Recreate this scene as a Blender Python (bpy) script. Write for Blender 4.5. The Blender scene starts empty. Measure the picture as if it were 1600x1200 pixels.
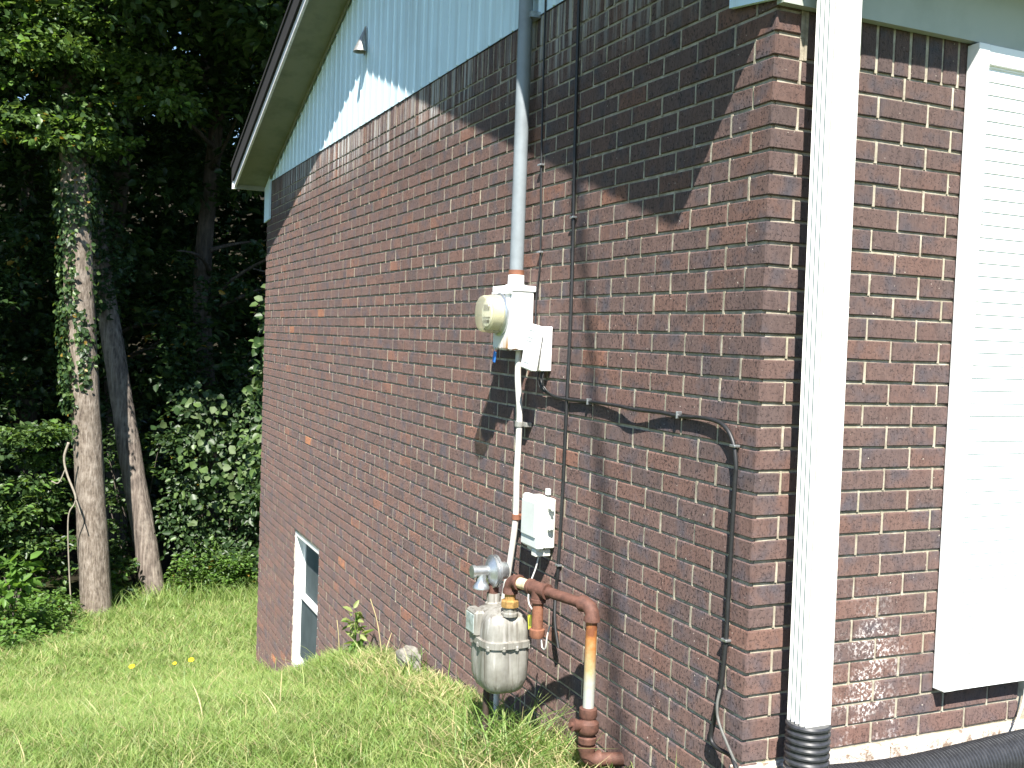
import bpy, math, random, zlib
import numpy as np
from mathutils import Vector, Matrix

random.seed(7); RNG = np.random.default_rng(11)
sc = bpy.context.scene
COL = sc.collection

# ------------------------------------------------------------------ camera, sky, sun, exposure
cam_d = bpy.data.cameras.new('camera'); cam = bpy.data.objects.new('camera', cam_d); COL.objects.link(cam)
cam.location = (-1.916, -2.476, -0.988)
cam.rotation_euler = (math.radians(87.448), math.radians(-2.077), math.radians(-24.195))
cam_d.sensor_width = 36.0; cam_d.lens = 36.381; cam_d.clip_start = 0.05; cam_d.clip_end = 600
sc.camera = cam
SUN = Vector((0.30, 0.66, -0.885)).normalized()          # the way the light travels
sun_d = bpy.data.lights.new('sun', 'SUN'); sun = bpy.data.objects.new('sun', sun_d); COL.objects.link(sun)
sun.rotation_euler = SUN.to_track_quat('-Z', 'Y').to_euler(); sun.location = (-8, -16, 22)
sun_d.energy = 5.0; sun_d.angle = math.radians(0.53); sun_d.color = (1.0, 0.955, 0.88)
world = bpy.data.worlds.new('World'); sc.world = world; world.use_nodes = True
wn = world.node_tree; bg = wn.nodes['Background']
sky = wn.nodes.new('ShaderNodeTexSky'); sky.sky_type = 'NISHITA'; sky.sun_disc = False
sky.sun_elevation = math.asin(-SUN.z); sky.sun_rotation = math.atan2(-SUN.x, -SUN.y) % (2*math.pi)
sky.air_density = 1.0; sky.dust_density = 0.1; sky.ozone_density = 3.0
wn.links.new(sky.outputs[0], bg.inputs[0]); bg.inputs[1].default_value = 0.078
sc.view_settings.view_transform = 'Standard'; sc.view_settings.look = 'None'
sc.view_settings.gamma = 1.0; sc.view_settings.use_curve_mapping = False
sc.view_settings.exposure = 1.58

# ------------------------------------------------------------------ helpers
def lerp(a, b, t): return a+(b-a)*t
class MB:
    """collects geometry; build() links it as one mesh object"""
    def __init__(s): s.v = []; s.f = []; s.m = []
    def add(s, vs, fs, mi=0):
        o = len(s.v); s.v += [tuple(p) for p in vs]
        for f in fs: s.f.append(tuple(i+o for i in f)); s.m.append(mi)
        return s
    def box(s, a, b, c=0.0, mi=0, mat=None):
        a = Vector(a); b = Vector(b); ctr = (a+b)/2; h = (b-a)/2
        if c <= 0:
            vs = [Vector((sx*h.x, sy*h.y, sz*h.z)) for sx in (-1, 1) for sy in (-1, 1) for sz in (-1, 1)]
            fs = [(0,1,3,2),(4,6,7,5),(0,4,5,1),(2,3,7,6),(0,2,6,4),(1,5,7,3)]
        else:
            vs = []; idx = {}
            for sx in (-1, 1):
                for sy in (-1, 1):
                    for sz in (-1, 1):
                        for ax in range(3):
                            p = [sx*(h.x-c), sy*(h.y-c), sz*(h.z-c)]
                            p[ax] = (sx, sy, sz)[ax]*h[ax]
                            idx[(sx, sy, sz, ax)] = len(vs); vs.append(Vector(p))
            fs = []
            def F(l):
                ps = [vs[i] for i in l]; n = (ps[1]-ps[0]).cross(ps[2]-ps[0])
                cc = sum(ps, Vector())/len(ps)
                fs.append(tuple(l) if n.dot(cc) > 0 else tuple(reversed(l)))
            for ax in range(3):
                for sg in (-1, 1):
                    l = []
                    for (u, w) in ((-1,-1),(1,-1),(1,1),(-1,1)):
                        k = [0,0,0]; k[ax] = sg; k[(ax+1)%3] = u; k[(ax+2)%3] = w
                        l.append(idx[(k[0],k[1],k[2],ax)])
                    F(l)
            for ax in range(3):
                a1, a2 = (ax+1)%3, (ax+2)%3
                for u in (-1, 1):
                    for w in (-1, 1):
                        k0 = [0,0,0]; k0[ax] = -1; k0[a1] = u; k0[a2] = w
                        k1 = list(k0); k1[ax] = 1
                        F([idx[(*k0,a1)], idx[(*k1,a1)], idx[(*k1,a2)], idx[(*k0,a2)]])
            for sx in (-1, 1):
                for sy in (-1, 1):
                    for sz in (-1, 1): F([idx[(sx,sy,sz,0)], idx[(sx,sy,sz,1)], idx[(sx,sy,sz,2)]])
        if mat is not None: vs = [mat @ p for p in vs]
        return s.add([p+ctr for p in vs], fs, mi)
    def tube(s, path, r, seg=12, mi=0, cap=True):
        P = [Vector(p) for p in path]; n = len(P)
        R = list(r) if hasattr(r, '__len__') else [r]*n
        T = [(P[min(i+1,n-1)]-P[max(i-1,0)]).normalized() for i in range(n)]
        u = T[0].orthogonal().normalized(); vs = []
        for i in range(n):
            u = (u-T[i]*u.dot(T[i])); u = u.normalized() if u.length > 1e-6 else T[i].orthogonal().normalized()
            w = T[i].cross(u)
            for k in range(seg):
                a = 2*math.pi*k/seg; vs.append(P[i]+(u*math.cos(a)+w*math.sin(a))*R[i])
        fs = [(i*seg+k, i*seg+(k+1)%seg, (i+1)*seg+(k+1)%seg, (i+1)*seg+k) for i in range(n-1) for k in range(seg)]
        if cap: fs += [tuple(reversed(range(seg))), tuple(range((n-1)*seg, n*seg))]
        return s.add(vs, fs, mi)
    def lathe(s, prof, org, axis, seg=24, mi=0, cap=True):
        org = Vector(org); axis = Vector(axis).normalized(); u = axis.orthogonal().normalized(); w = axis.cross(u)
        vs = []
        for (r, h) in prof:
            for k in range(seg):
                a = 2*math.pi*k/seg; vs.append(org+axis*h+(u*math.cos(a)+w*math.sin(a))*r)
        n = len(prof)
        fs = [(i*seg+k, i*seg+(k+1)%seg, (i+1)*seg+(k+1)%seg, (i+1)*seg+k) for i in range(n-1) for k in range(seg)]
        if cap: fs += [tuple(reversed(range(seg))), tuple(range((n-1)*seg, n*seg))]
        return s.add(vs, fs, mi)
    def prism(s, poly, axis, t0, t1, mi=0):
        """poly of 2-tuples in the plane across axis (0: y,z / 1: x,z / 2: x,y) extruded t0..t1"""
        def pt(p, t):
            return (t, p[0], p[1]) if axis == 0 else (p[0], t, p[1]) if axis == 1 else (p[0], p[1], t)
        n = len(poly); vs = [pt(p, t0) for p in poly]+[pt(p, t1) for p in poly]
        fs = [tuple(range(n)), tuple(reversed(range(n, 2*n)))]+[(i, i+n, (i+1)%n+n, (i+1)%n) for i in range(n)]
        return s.add(vs, fs, mi)
    def mesh(s, name, mats, smooth=False, fix=True):
        me = bpy.data.meshes.new(name); me.from_pydata(s.v, [], s.f)
        for m in (mats if isinstance(mats, (list, tuple)) else [mats]): me.materials.append(m)
        me.polygons.foreach_set('material_index', s.m)
        if fix:
            import bmesh
            b = bmesh.new(); b.from_mesh(me); bmesh.ops.recalc_face_normals(b, faces=b.faces); b.to_mesh(me); b.free()
        if smooth:
            me.polygons.foreach_set('use_smooth', [True]*len(me.polygons))
            if smooth != 'all': me.set_sharp_from_angle(angle=math.radians(40))
        me.update(); return me
    def build(s, name, mats, parent=None, smooth=False, kind=None, fix=True):
        return link(name, s.mesh(name, mats, smooth, fix), parent, kind)
def link(name, me, parent=None, kind=None, loc=None):
    o = bpy.data.objects.new(name, me); COL.objects.link(o)
    if loc is not None: o.location = loc
    if parent is not None:
        o.parent = parent; o.matrix_parent_inverse = Matrix.Translation(-Vector(parent.location)) if parent.parent is None else Matrix.Identity(4)
    if kind: o['kind'] = kind
    return o
def tag(o, label, cat, group=None):
    o['label'] = label; o['category'] = cat
    if group: o['group'] = group
    return o
def thing(name, label, cat, loc, group=None):
    o = bpy.data.objects.new(name, None); COL.objects.link(o); o.location = loc; o.empty_display_size = 0.1
    return tag(o, label, cat, group)
def arc(p0, p1, p2, n=8):
    p0, p1, p2 = Vector(p0), Vector(p1), Vector(p2)
    return [p0*(1-t)**2+p1*2*t*(1-t)+p2*t*t for t in [i/n for i in range(n+1)]]
def smoothpath(pts, n=8):
    P = [Vector(p) for p in pts]; P = [P[0]*2-P[1]]+P+[P[-1]*2-P[-2]]; out = []
    for i in range(1, len(P)-2):
        a, b, c, d = P[i-1:i+3]
        for k in range(n):
            t = k/n
            out.append(0.5*((2*b)+(c-a)*t+(2*a-5*b+4*c-d)*t*t+(3*b-a-3*c+d)*t**3))
    return out+[P[-2]]

# ------------------------------------------------------------------ materials
class NT:
    def __init__(s, name):
        s.m = bpy.data.materials.new(name); s.m.use_nodes = True; s.t = s.m.node_tree
        s.b = s.t.nodes['Principled BSDF']; s.out = s.t.nodes['Material Output']
    def n(s, typ, **kw):
        nd = s.t.nodes.new(typ)
        for k, v in kw.items(): setattr(nd, k, v)
        return nd
    def l(s, a, b): s.t.links.new(a, b)
    def pos(s, sx=1, sy=1, sz=1):
        g = s.n('ShaderNodeNewGeometry'); mp = s.n('ShaderNodeVectorMath', operation='MULTIPLY')
        mp.inputs[1].default_value = (sx, sy, sz); s.l(g.outputs['Position'], mp.inputs[0]); return mp.outputs[0]
    def noise(s, vec, scale, detail=3, rough=0.55):
        nd = s.n('ShaderNodeTexNoise'); nd.inputs['Scale'].default_value = scale; nd.inputs['Detail'].default_value = detail
        nd.inputs['Roughness'].default_value = rough; s.l(vec, nd.inputs['Vector']); return nd.outputs[0]
    def ramp(s, fac, stops, interp='LINEAR'):
        r = s.n('ShaderNodeValToRGB'); r.color_ramp.interpolation = interp; e = r.color_ramp.elements
        while len(e) < len(stops): e.new(0.5)
        for i, (p, c) in enumerate(stops):
            e[i].position = p; e[i].color = (c, c, c, 1) if not hasattr(c, '__len__') else (*c, 1)
        s.l(fac, r.inputs[0]); return r.outputs[0]
    def mix(s, fac, a, b, mode='MIX'):
        x = s.n('ShaderNodeMix', data_type='RGBA', blend_type=mode)
        for sock, v in ((x.inputs[0], fac), (x.inputs[6], a), (x.inputs[7], b)):
            if isinstance(v, (int, float)): sock.default_value = v
            elif hasattr(v, '__len__'): sock.default_value = (*v, 1)
            else: s.l(v, sock)
        return x.outputs[2]
    def math(s, op, a, b=None, clamp=False):
        x = s.n('ShaderNodeMath', operation=op, use_clamp=clamp)
        for sock, v in ((x.inputs[0], a), (x.inputs[1], b)):
            if v is None: continue
            if isinstance(v, (int, float)): sock.default_value = v
            else: s.l(v, sock)
        return x.outputs[0]
    def sep(s, vec):
        x = s.n('ShaderNodeSeparateXYZ'); s.l(vec, x.inputs[0]); return x.outputs
    def rng(s, v, a, b, c=0.0, d=1.0):
        x = s.n('ShaderNodeMapRange'); x.inputs[1].default_value = a; x.inputs[2].default_value = b
        x.inputs[3].default_value = c; x.inputs[4].default_value = d; s.l(v, x.inputs[0]); return x.outputs[0]
    def color(s, c):
        if hasattr(c, '__len__'): s.b.inputs['Base Color'].default_value = (*c, 1)
        else: s.l(c, s.b.inputs['Base Color'])
    def bump(s, h, strength=0.3, dist=0.002, chain=None):
        bp = s.n('ShaderNodeBump'); bp.inputs['Strength'].default_value = strength; bp.inputs['Distance'].default_value = dist
        s.l(h, bp.inputs['Height'])
        if chain is not None: s.l(chain, bp.inputs['Normal'])
        s.l(bp.outputs[0], s.b.inputs['Normal']); return bp.outputs[0]
    def set(s, rough=0.6, metal=0.0, spec=0.5, **kw):
        s.b.inputs['Roughness'].default_value = rough; s.b.inputs['Metallic'].default_value = metal
        s.b.inputs['Specular IOR Level'].default_value = spec
        for k, v in kw.items():
            if k in s.b.inputs: s.b.inputs[k].default_value = v
        return s

def mat_brick(name, mode):
    t = NT(name)
    if mode == 'object':
        r = t.n('ShaderNodeObjectInfo').outputs['Random']
    else:
        r = t.n('ShaderNodeAttribute', attribute_name='tone').outputs['Fac']
    base = t.ramp(r, [(0.0, (.086,.061,.057)), (.25, (.116,.074,.064)), (.50, (.098,.067,.062)), (.72, (.126,.075,.062)),
                      (.90, (.098,.069,.065)), (.97, (.135,.078,.062)), (.992, (.165,.084,.060)), (1.0, (.27,.12,.062))])
    p = t.pos()
    flash = t.noise(t.pos(1, 1, .6), 5.5, 2)
    base = t.mix(t.math('MULTIPLY', t.rng(flash, .50, .74), .8), base, (.125,.070,.056))
    base = t.mix(t.rng(t.noise(p, 9, 3), .50, .75), base, (.066,.060,.070))
    base = t.mix(1.0, base, t.ramp(t.noise(t.pos(1, 1, .45), 48, 4, .7), [(.28, (.66,.64,.65)), (.50, (1.0,1.0,1.0)), (.74, (1.2,1.18,1.16))]), 'MULTIPLY')
    yy0 = t.sep(p)[1]
    pit = t.noise(t.pos(1, 1, .8), 115, 3, .65)
    pitm = t.math('MULTIPLY', t.rng(pit, .55, .61), t.rng(t.noise(p, 11, 2), .32, .58, .35, 1.0))
    base = t.mix(t.math('MULTIPLY', pitm, t.rng(yy0, .004, .02, .42, .78)), base, (.016,.011,.012))
    spk = t.rng(t.noise(p, 75, 2), .72, .75)
    base = t.mix(t.math('MULTIPLY', spk, .85), base, (.50,.45,.38))
    # old white paint runs under the siding, and splashes low on the front
    z = t.sep(p)[2]
    run = t.rng(t.noise(t.pos(24, 24, .5), 1.0, 3, .6), .46, .60)
    low = t.rng(t.noise(t.pos(1.0, 1.0, .6), 1.0, 2), .36, .58)
    runm = t.math('MULTIPLY', t.math('MULTIPLY', run, low), t.math('MULTIPLY', t.rng(z, .02, .30), t.rng(t.sep(p)[0], .03, .01)), True)
    base = t.mix(t.math('MULTIPLY', runm, .8), base, (.46,.47,.46))
    xx = t.sep(p)[0]; yy = t.sep(p)[1]
    spl = t.math('MULTIPLY', t.rng(z, -1.70, -2.02), t.math('MULTIPLY', t.math('MULTIPLY', t.rng(xx, .32, .42), t.rng(xx, .66, .54)), t.rng(yy, .05, .02)))
    spn = t.math('MULTIPLY', t.rng(t.noise(p, 75, 4, .7), .50, .60), t.rng(t.noise(p, 7, 2), .44, .60))
    base = t.mix(t.math('MULTIPLY', spl, spn, True), base, (.62,.58,.56))
    t.color(base)
    wire = t.noise(t.pos(230, 230, 14), 1.0, 2)
    h = t.math('ADD', t.math('MULTIPLY', wire, .6), t.math('MULTIPLY', t.math('SUBTRACT', 1.0, pitm), .9))
    t.bump(h, .85, .0022)
    t.set(.82, 0, .35); 
    if 'Diffuse Roughness' in t.b.inputs: t.b.inputs['Diffuse Roughness'].default_value = 1.0
    return t.m
def mat_mortar(name='mortar'):
    t = NT(name); p = t.pos()
    c = t.ramp(t.noise(p, 22, 4, .65), [(.28, (.20,.175,.13)), (.5, (.32,.285,.22)), (.75, (.50,.46,.37))])
    c = t.mix(t.math('MULTIPLY', t.rng(t.noise(p, 5, 2), .5, .7), .45), c, (.30,.29,.19))
    t.color(c); t.bump(t.noise(p, 320, 3), .6, .002); t.set(.95, 0, .2); return t.m
def mat_paint(name, c, dirt=(.45,.46,.40), amt=.35, sc_=3.0, rough=.5, streak=0.0, bump=.0):
    t = NT(name); p = t.pos()
    col = t.mix(t.math('MULTIPLY', t.rng(t.noise(p, sc_, 4, .65), .45, .75), amt), c, dirt)
    if streak > 0:
        col = t.mix(t.math('MULTIPLY', t.rng(t.noise(t.pos(22, 22, .7), 1.0, 3), .48, .72), streak), col, dirt)
    t.color(col)
    if bump: t.bump(t.noise(p, 160, 3), bump, .001)
    t.set(rough); return t.m
def mat_plain(name, c, rough=.5, metal=0.0, var=.25, scale=30, bump=.0, bscale=250):
    t = NT(name); p = t.pos()
    dk = tuple(x*(1-var) for x in c); lt = tuple(min(1, x*(1+var)) for x in c)
    t.color(t.ramp(t.noise(p, scale, 4, .6), [(.3, dk), (.7, lt)]))
    if bump: t.bump(t.noise(p, bscale, 3), bump, .001)
    t.set(rough, metal); return t.m
def mat_leaf(name, c, tl=.45, var=.3, rough=.42):
    t = NT(name); p = t.pos()
    dk = tuple(x*(1-var) for x in c); lt = tuple(x*(1+var) for x in c)
    col = t.ramp(t.noise(p, 6, 3), [(.3, dk), (.7, lt)]); t.color(col); t.set(rough, 0, .45)
    tr = t.n('ShaderNodeBsdfTranslucent'); cc = t.mix(1.0, col, (1.25, 1.2, .6), 'MULTIPLY'); t.l(cc, tr.inputs[0])
    mx = t.n('ShaderNodeMixShader'); mx.inputs[0].default_value = tl
    t.l(t.b.outputs[0], mx.inputs[1]); t.l(tr.outputs[0], mx.inputs[2]); t.l(mx.outputs[0], t.out.inputs[0]); return t.m
def mat_rust(name, c0=(.060,.026,.018), c1=(.125,.055,.038)):
    t = NT(name); p = t.pos()
    c = t.ramp(t.noise(p, 45, 5, .7), [(.3, c0), (.62, c1), (.88, (.20,.12,.09))])
    t.color(c); t.bump(t.noise(p, 300, 4), .5, .0015); t.set(.75, .1); return t.m

BRICK = mat_brick('brick', 'object'); BRICK_FAR = mat_brick('brick_joined', 'attr'); MORTAR = mat_mortar()
def mat_whitewash():
    t = NT('whitewashed_brick'); p = t.pos()
    c = t.ramp(t.noise(p, 26, 5, .7), [(.36, (.22,.16,.12)), (.48, (.60,.54,.48)), (.64, (.74,.70,.66))]); t.color(c)
    t.bump(t.noise(p, 90, 4), .9, .005); t.set(.9, 0, .2); return t.m
WHITEWASH = mat_whitewash()
SIDING = mat_paint('siding_paint_skylit', (.66,.83,.91), (.42,.50,.52), .30, 2.2, .55, .55)  # white siding; the blue of skylit shade is put into its colour
WHITE = mat_paint('white_paint', (.84,.84,.82), (.66,.67,.60), .22, 8, .42)
SHUTTER = mat_paint('shutter_paint', (.86,.86,.85), (.74,.75,.72), .2, 10, .45)
FRIEZE = mat_paint('frieze_paint_shaded', (.35,.38,.33), (.22,.25,.20), .4, 6, .55)  # base colour darkened to carry the shade under the eave
SOFFIT = mat_paint('soffit_paint_shaded', (.20,.205,.14), (.10,.115,.065), .75, 5, .7, bump=.2)  # white paint; olive carries the overhang's shade and grass bounce
FASCIA = mat_paint('fascia_paint', (.72,.71,.74), (.25,.25,.30), .5, 30, .45)
SHINGLE = mat_plain('shingle', (.010,.009,.011), .9, 0, .4, 60, .6)
GLASS = NT('window_glass'); GLASS.color((.030,.040,.042)); GLASS.set(.04, 0, .25); GLASS = GLASS.m
SCREEN = mat_plain('insect_screen', (.085,.105,.11), 1.0, 0, .15, 6); SCREEN.node_tree.nodes['Principled BSDF'].inputs['Specular IOR Level'].default_value = 0.0
CONDUIT = mat_paint('grey_conduit', (.22,.25,.27), (.12,.13,.14), .5, 10, .45)
PVC = mat_paint('pale_conduit', (.60,.58,.54), (.40,.34,.27), .4, 25, .5)
GALV = mat_plain('galvanised_metal', (.52,.54,.55), .35, .85, .25, 35)
STEEL = mat_plain('weathered_steel', (.42,.41,.38), .45, .7, .3, 30)
BOXGREY = mat_plain('grey_plastic', (.60,.63,.60), .45, 0, .06, 12)
BOXPALE = mat_plain('pale_plastic', (.71,.71,.63), .45, 0, .06, 12)
BOXWHITE = mat_plain('white_plastic', (.80,.80,.79), .4, 0, .04, 12)
BLACK = mat_plain('black_rubber', (.016,.016,.017), .5, 0, .3, 40)
CORR = mat_plain('black_corrugated_plastic', (.030,.031,.035), .36, 0, .3, 60)
RUST = mat_rust('rusted_iron')
RUSTY = mat_rust('red_rust', (.13,.05,.03), (.24,.10,.055))
BLUE = mat_plain('blue_plastic', (.035,.16,.50), .35, 0, .1)
YELLOW = mat_plain('yellow_tag', (.72,.72,.04), .5, 0, .1)
WIRE = mat_plain('grey_wire', (.50,.50,.47), .5, 0, .1)
CREAM = mat_plain('cream_painted_pipe', (.58,.47,.30), .55, .1, .35, 40)
BRASS = mat_plain('rusty_brass', (.42,.25,.09), .5, .5, .35, 60)
CONCRETE = mat_plain('old_concrete', (.19,.175,.15), .95, 0, .35, 25, .6, 120)
def mat_socket():
    t = NT('meter_socket_paint'); p = t.pos(); s = t.sep(p)
    c = t.mix(t.math('MULTIPLY', t.rng(t.noise(p, 40, 3), .5, .8), .15), (.78,.78,.76), (.55,.54,.50))
    m = t.math('MULTIPLY', t.rng(s[2], -.965, -1.02), t.rng(s[1], 1.66, 1.58))
    m = t.math('MULTIPLY', m, t.rng(s[0], -.108, -.114))
    m = t.math('MULTIPLY', m, t.rng(t.noise(t.pos(1, 1, .35), 34, 4), .35, .6))
    c = t.mix(m, c, (.50,.27,.10))
    m2 = t.math('MULTIPLY', t.rng(s[2], -1.028, -1.034), t.rng(t.noise(p, 60, 3), .45, .6))
    c = t.mix(m2, c, (.17,.07,.03)); t.color(c); t.set(.42); return t.m
SOCKET = mat_socket()
def mat_riser():
    t = NT('part_rusted_pipe'); p = t.pos(); s = t.sep(p)
    f = t.math('ADD', t.rng(s[2], -2.32, -2.02), t.math('MULTIPLY', t.math('SUBTRACT', t.noise(p, 30, 4), .5), .7))
    c = t.ramp(f, [(.25, (.40,.41,.37)), (.55, (.42,.33,.17)), (.85, (.42,.17,.05)), (1.0, (.20,.07,.03))]); t.color(c)
    t.bump(t.noise(p, 300, 3), .3, .001); t.set(.55, .2); return t.m
RISER = mat_riser()
def mat_gasbody():
    t = NT('gas_meter_casting'); p = t.pos(); s = t.sep(p)
    c = t.ramp(t.noise(p, 14, 4, .6), [(.3, (.20,.19,.165)), (.7, (.33,.32,.29))])
    c = t.mix(t.math('MULTIPLY', t.rng(t.noise(t.pos(60, 60, 3), 1.0, 3), .5, .68), .75), c, (.10,.082,.062))
    c = t.mix(t.math('MULTIPLY', t.rng(t.noise(t.pos(45, 45, 4), 1.3, 3), .56, .7), .5), c, (.52,.50,.48))
    t.color(c); t.bump(t.noise(p, 260, 3), .25, .001); t.set(.5, .25); return t.m
GASBODY = mat_gasbody()
def mat_cover():
    t = NT('yellowed_clear_cover'); t.color((.60,.58,.44)); t.set(.10, 0, .5)
    tr = t.n('ShaderNodeBsdfTransparent'); tr.inputs[0].default_value = (.93,.92,.78, 1)
    mx = t.n('ShaderNodeMixShader'); lw = t.n('ShaderNodeLayerWeight'); lw.inputs[0].default_value = .35
    t.l(t.rng(lw.outputs['Facing'], 0, 1, .16, .80), mx.inputs[0])
    t.l(tr.outputs[0], mx.inputs[1]); t.l(t.b.outputs[0], mx.inputs[2]); t.l(mx.outputs[0], t.out.inputs[0]); return t.m
COVER = mat_cover()
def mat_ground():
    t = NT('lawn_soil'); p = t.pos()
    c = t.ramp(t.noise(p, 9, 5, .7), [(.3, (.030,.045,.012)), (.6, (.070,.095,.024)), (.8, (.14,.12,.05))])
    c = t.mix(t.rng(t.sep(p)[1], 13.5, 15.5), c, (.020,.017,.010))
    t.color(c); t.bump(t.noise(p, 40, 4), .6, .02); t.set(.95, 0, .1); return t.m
GROUND = mat_ground()
def mat_bark(name, a, b, cc, sx=30, sz=3):
    t = NT(name); p = t.pos()
    n1 = t.noise(t.pos(sx, sx, sz), 1.0, 5, .65); n2 = t.noise(p, 7, 4, .6)
    c = t.ramp(n1, [(.3, a), (.52, b), (.72, cc)]); c = t.mix(t.math('MULTIPLY', t.rng(n2, .5, .72), .55), c, cc)
    t.color(c); t.bump(n1, .9, .02); t.set(.95, 0, .2); return t.m
BARK_A = mat_bark('pale_bark', (.062,.048,.038), (.165,.135,.108), (.30,.26,.22), 38, 8)
BARK_B = mat_bark('furrowed_bark', (.045,.038,.034), (.16,.13,.11), (.30,.26,.22), 30, 2.0)
BARK_D = mat_bark('dark_bark', (.03,.026,.022), (.07,.06,.05), (.12,.10,.085), 24, 3)
BRANCH = mat_plain('bare_branch', (.24,.21,.165), .8, 0, .2)
L_DEEP = mat_leaf('leaf_deep', (.031,.064,.023)); L_MID = mat_leaf('leaf_mid', (.044,.086,.027))
L_LIGHT = mat_leaf('leaf_light', (.105,.170,.052)); L_PALE = mat_leaf('leaf_pale', (.095,.140,.052), .35, .3, .6)
L_GOLD = mat_leaf('leaf_turning', (.26,.17,.035), .4); L_BRIGHT = mat_leaf('leaf_bright', (.125,.235,.050), .5)
G1 = mat_leaf('grass_green', (.195,.300,.075), .45, .25, .5); G2 = mat_leaf('grass_yellow_green', (.295,.355,.125), .45, .25, .5)
G3 = mat_leaf('grass_deep', (.105,.190,.036), .4, .25, .5); G4 = mat_leaf('dry_blade', (.42,.36,.19), .3, .25, .6)
PETAL = mat_plain('yellow_petals', (.80,.55,.01), .6, 0, .1)

# ------------------------------------------------------------------ terrain
GY = [-40,-5,-1,.5,2,3.3,4.1,5.2,6,7.6,9,10.5,12.5,16,25,34,60,120]
GZ = [-1.2,-2.25,-2.38,-2.56,-2.72,-2.90,-3.15,-3.62,-3.98,-4.30,-4.50,-4.70,-4.95,-5.2,-5.6,-5.0,6,20]
GZ2 = [-1.2,-2.25,-2.38,-2.56,-2.76,-3.05,-3.28,-3.66,-3.90,-4.25,-4.46,-4.72,-4.97,-5.2,-5.6,-5.0,6,20]
def gz(x, y):
    x = np.asarray(x, float); y = np.asarray(y, float)
    k = np.clip((-.08-x)/.5, 0, 1); k = k*k*(3-2*k)
    z = np.interp(y, GY, GZ)*(1-k)+np.interp(y, GY, GZ2)*k
    s = np.clip((x+.15)/.5, 0, 1); s = s*s*(3-2*s)
    f = np.clip((.4-y)/.4, 0, 1)
    z = z+s*f*(-2.335-z)*np.clip((6+y)/3, 0, 1)
    z = z-.035*np.clip(-x-.4, 0, 8)*np.clip((9-y)/6, 0, 1)
    return z+.03*np.sin(x*1.7+y*.9)*np.sin(y*1.1-.6*x)*np.clip(-x/1.5, 0, 1)
def ground_z(x, y): return float(gz(x, y))
xs = np.concatenate([np.linspace(-110,-12,16), np.arange(-11,3.01,.25), np.linspace(4,110,18)])
ys = np.concatenate([np.linspace(-60,-6,12), np.arange(-5,16.01,.25), np.linspace(17,118,30)])
X, Y = np.meshgrid(xs, ys); Z = gz(X, Y); nx, ny = len(xs), len(ys)
mb = MB(); mb.v = list(zip(X.ravel(), Y.ravel(), Z.ravel()))
mb.f = [(j*nx+i, j*nx+i+1, (j+1)*nx+i+1, (j+1)*nx+i) for j in range(ny-1) for i in range(nx-1)]; mb.m = [0]*len(mb.f)
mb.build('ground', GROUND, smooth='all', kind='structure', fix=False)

# ------------------------------------------------------------------ house
C = 0.0677; LEN = 7.63; BH = 0.0580; J = 0.0095
WIN = (5.23, 6.10, -3.79, -2.66)                     # basement window opening: y0, y1, z0, z1
house = thing('brick_house', 'dark brown brick house with white gable siding, seen at its corner', 'house', (0, 0, -2.35))
# --- mortar beds (the wall behind the bricks)
side_m = MB()
zt, zb = .46, -4.75
for (y0, y1, z0, z1) in ((.012, WIN[0], zb, zt), (WIN[1], LEN-.012, zb, zt), (WIN[0], WIN[1], WIN[3], zt), (WIN[0], WIN[1], zb, WIN[2])):
    side_m.box((.0062, y0, z0), (.09, y1, z1))
side_wall = side_m.build('side_wall', MORTAR, house)
front_m = MB(); front_m.box((.0062+.012, .0075, -2.80), (9.0, .0115, .10))
front_wall = front_m.build('front_wall', MORTAR, house)
core = MB(); core.box((.11, .02, -5.0), (9.0, WIN[0]-.02, .36)); core.box((.11, WIN[1]+.02, -5.0), (9.0, LEN-.02, .36))
core.box((.40, WIN[0]-.02, -5.0), (9.0, WIN[1]+.02, .36))
core.prism([(.06, .36), (LEN-.06, .36), (LEN/2, 1.60)], 0, .06, 8.9)
core.build('inner_wall', BRICK_FAR, house)
# --- bricks
CAM = np.array(cam.location); VARIANTS = {}
def brick_mesh(key):
    """key: (orientation, length, height, variant); outer face at local origin plane, centred"""
    if key in VARIANTS: return VARIANTS[key]
    ori, l, h, v, d = key
    rr = random.Random(zlib.crc32(repr(key).encode()))
    m = MB()
    if ori == 'side': m.box((0, -l/2, -h/2), (d, l/2, h/2), .0028)
    elif ori == 'front': m.box((-l/2, 0, -h/2), (l/2, d, h/2), .0028)
    else: m.box((0, 0, -h/2), (l, d, h/2), .003)          # corner: x extent l, y extent d
    m.v = [(x+rr.uniform(-.0011,.0011), y+rr.uniform(-.0011,.0011), z+rr.uniform(-.0012,.0012)) for x, y, z in m.v]
    VARIANTS[key] = m
    return m
items = []                                                # (weight, key, location, wall)
def vis(p, area, nrm):
    d = np.array(p)-CAM; r = np.linalg.norm(d); cs = max(0, -float(np.dot(d/r, nrm)))
    return area*cs/r**2
def add_side(y0, y1, z0, h=BH, v=None):
    l = round(y1-y0, 4)
    if l < .02: return
    p = (random.uniform(-.0014,.0014), (y0+y1)/2+random.uniform(-.001,.001), z0+h/2+random.uniform(-.001,.001))
    items.append((vis(p, l*h, (-1,0,0)), ('side', l, h, random.randrange(6), .06), p, 's'))
def add_front(x0, x1, z0, h=BH, mat='b', y=0.0):
    l = round(x1-x0, 4)
    if l < .02: return
    p = ((x0+x1)/2+random.uniform(-.001,.001), y+random.uniform(-.0012,.0012), z0+h/2+random.uniform(-.001,.001))
    w = vis(p, l*h, (0,-1,0)) if x1 < 1.25 else 0
    items.append((w, ('front', l, h, random.randrange(6), .06), p, 'f' if mat == 'b' else 'l'))
heads = MB()
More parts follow.
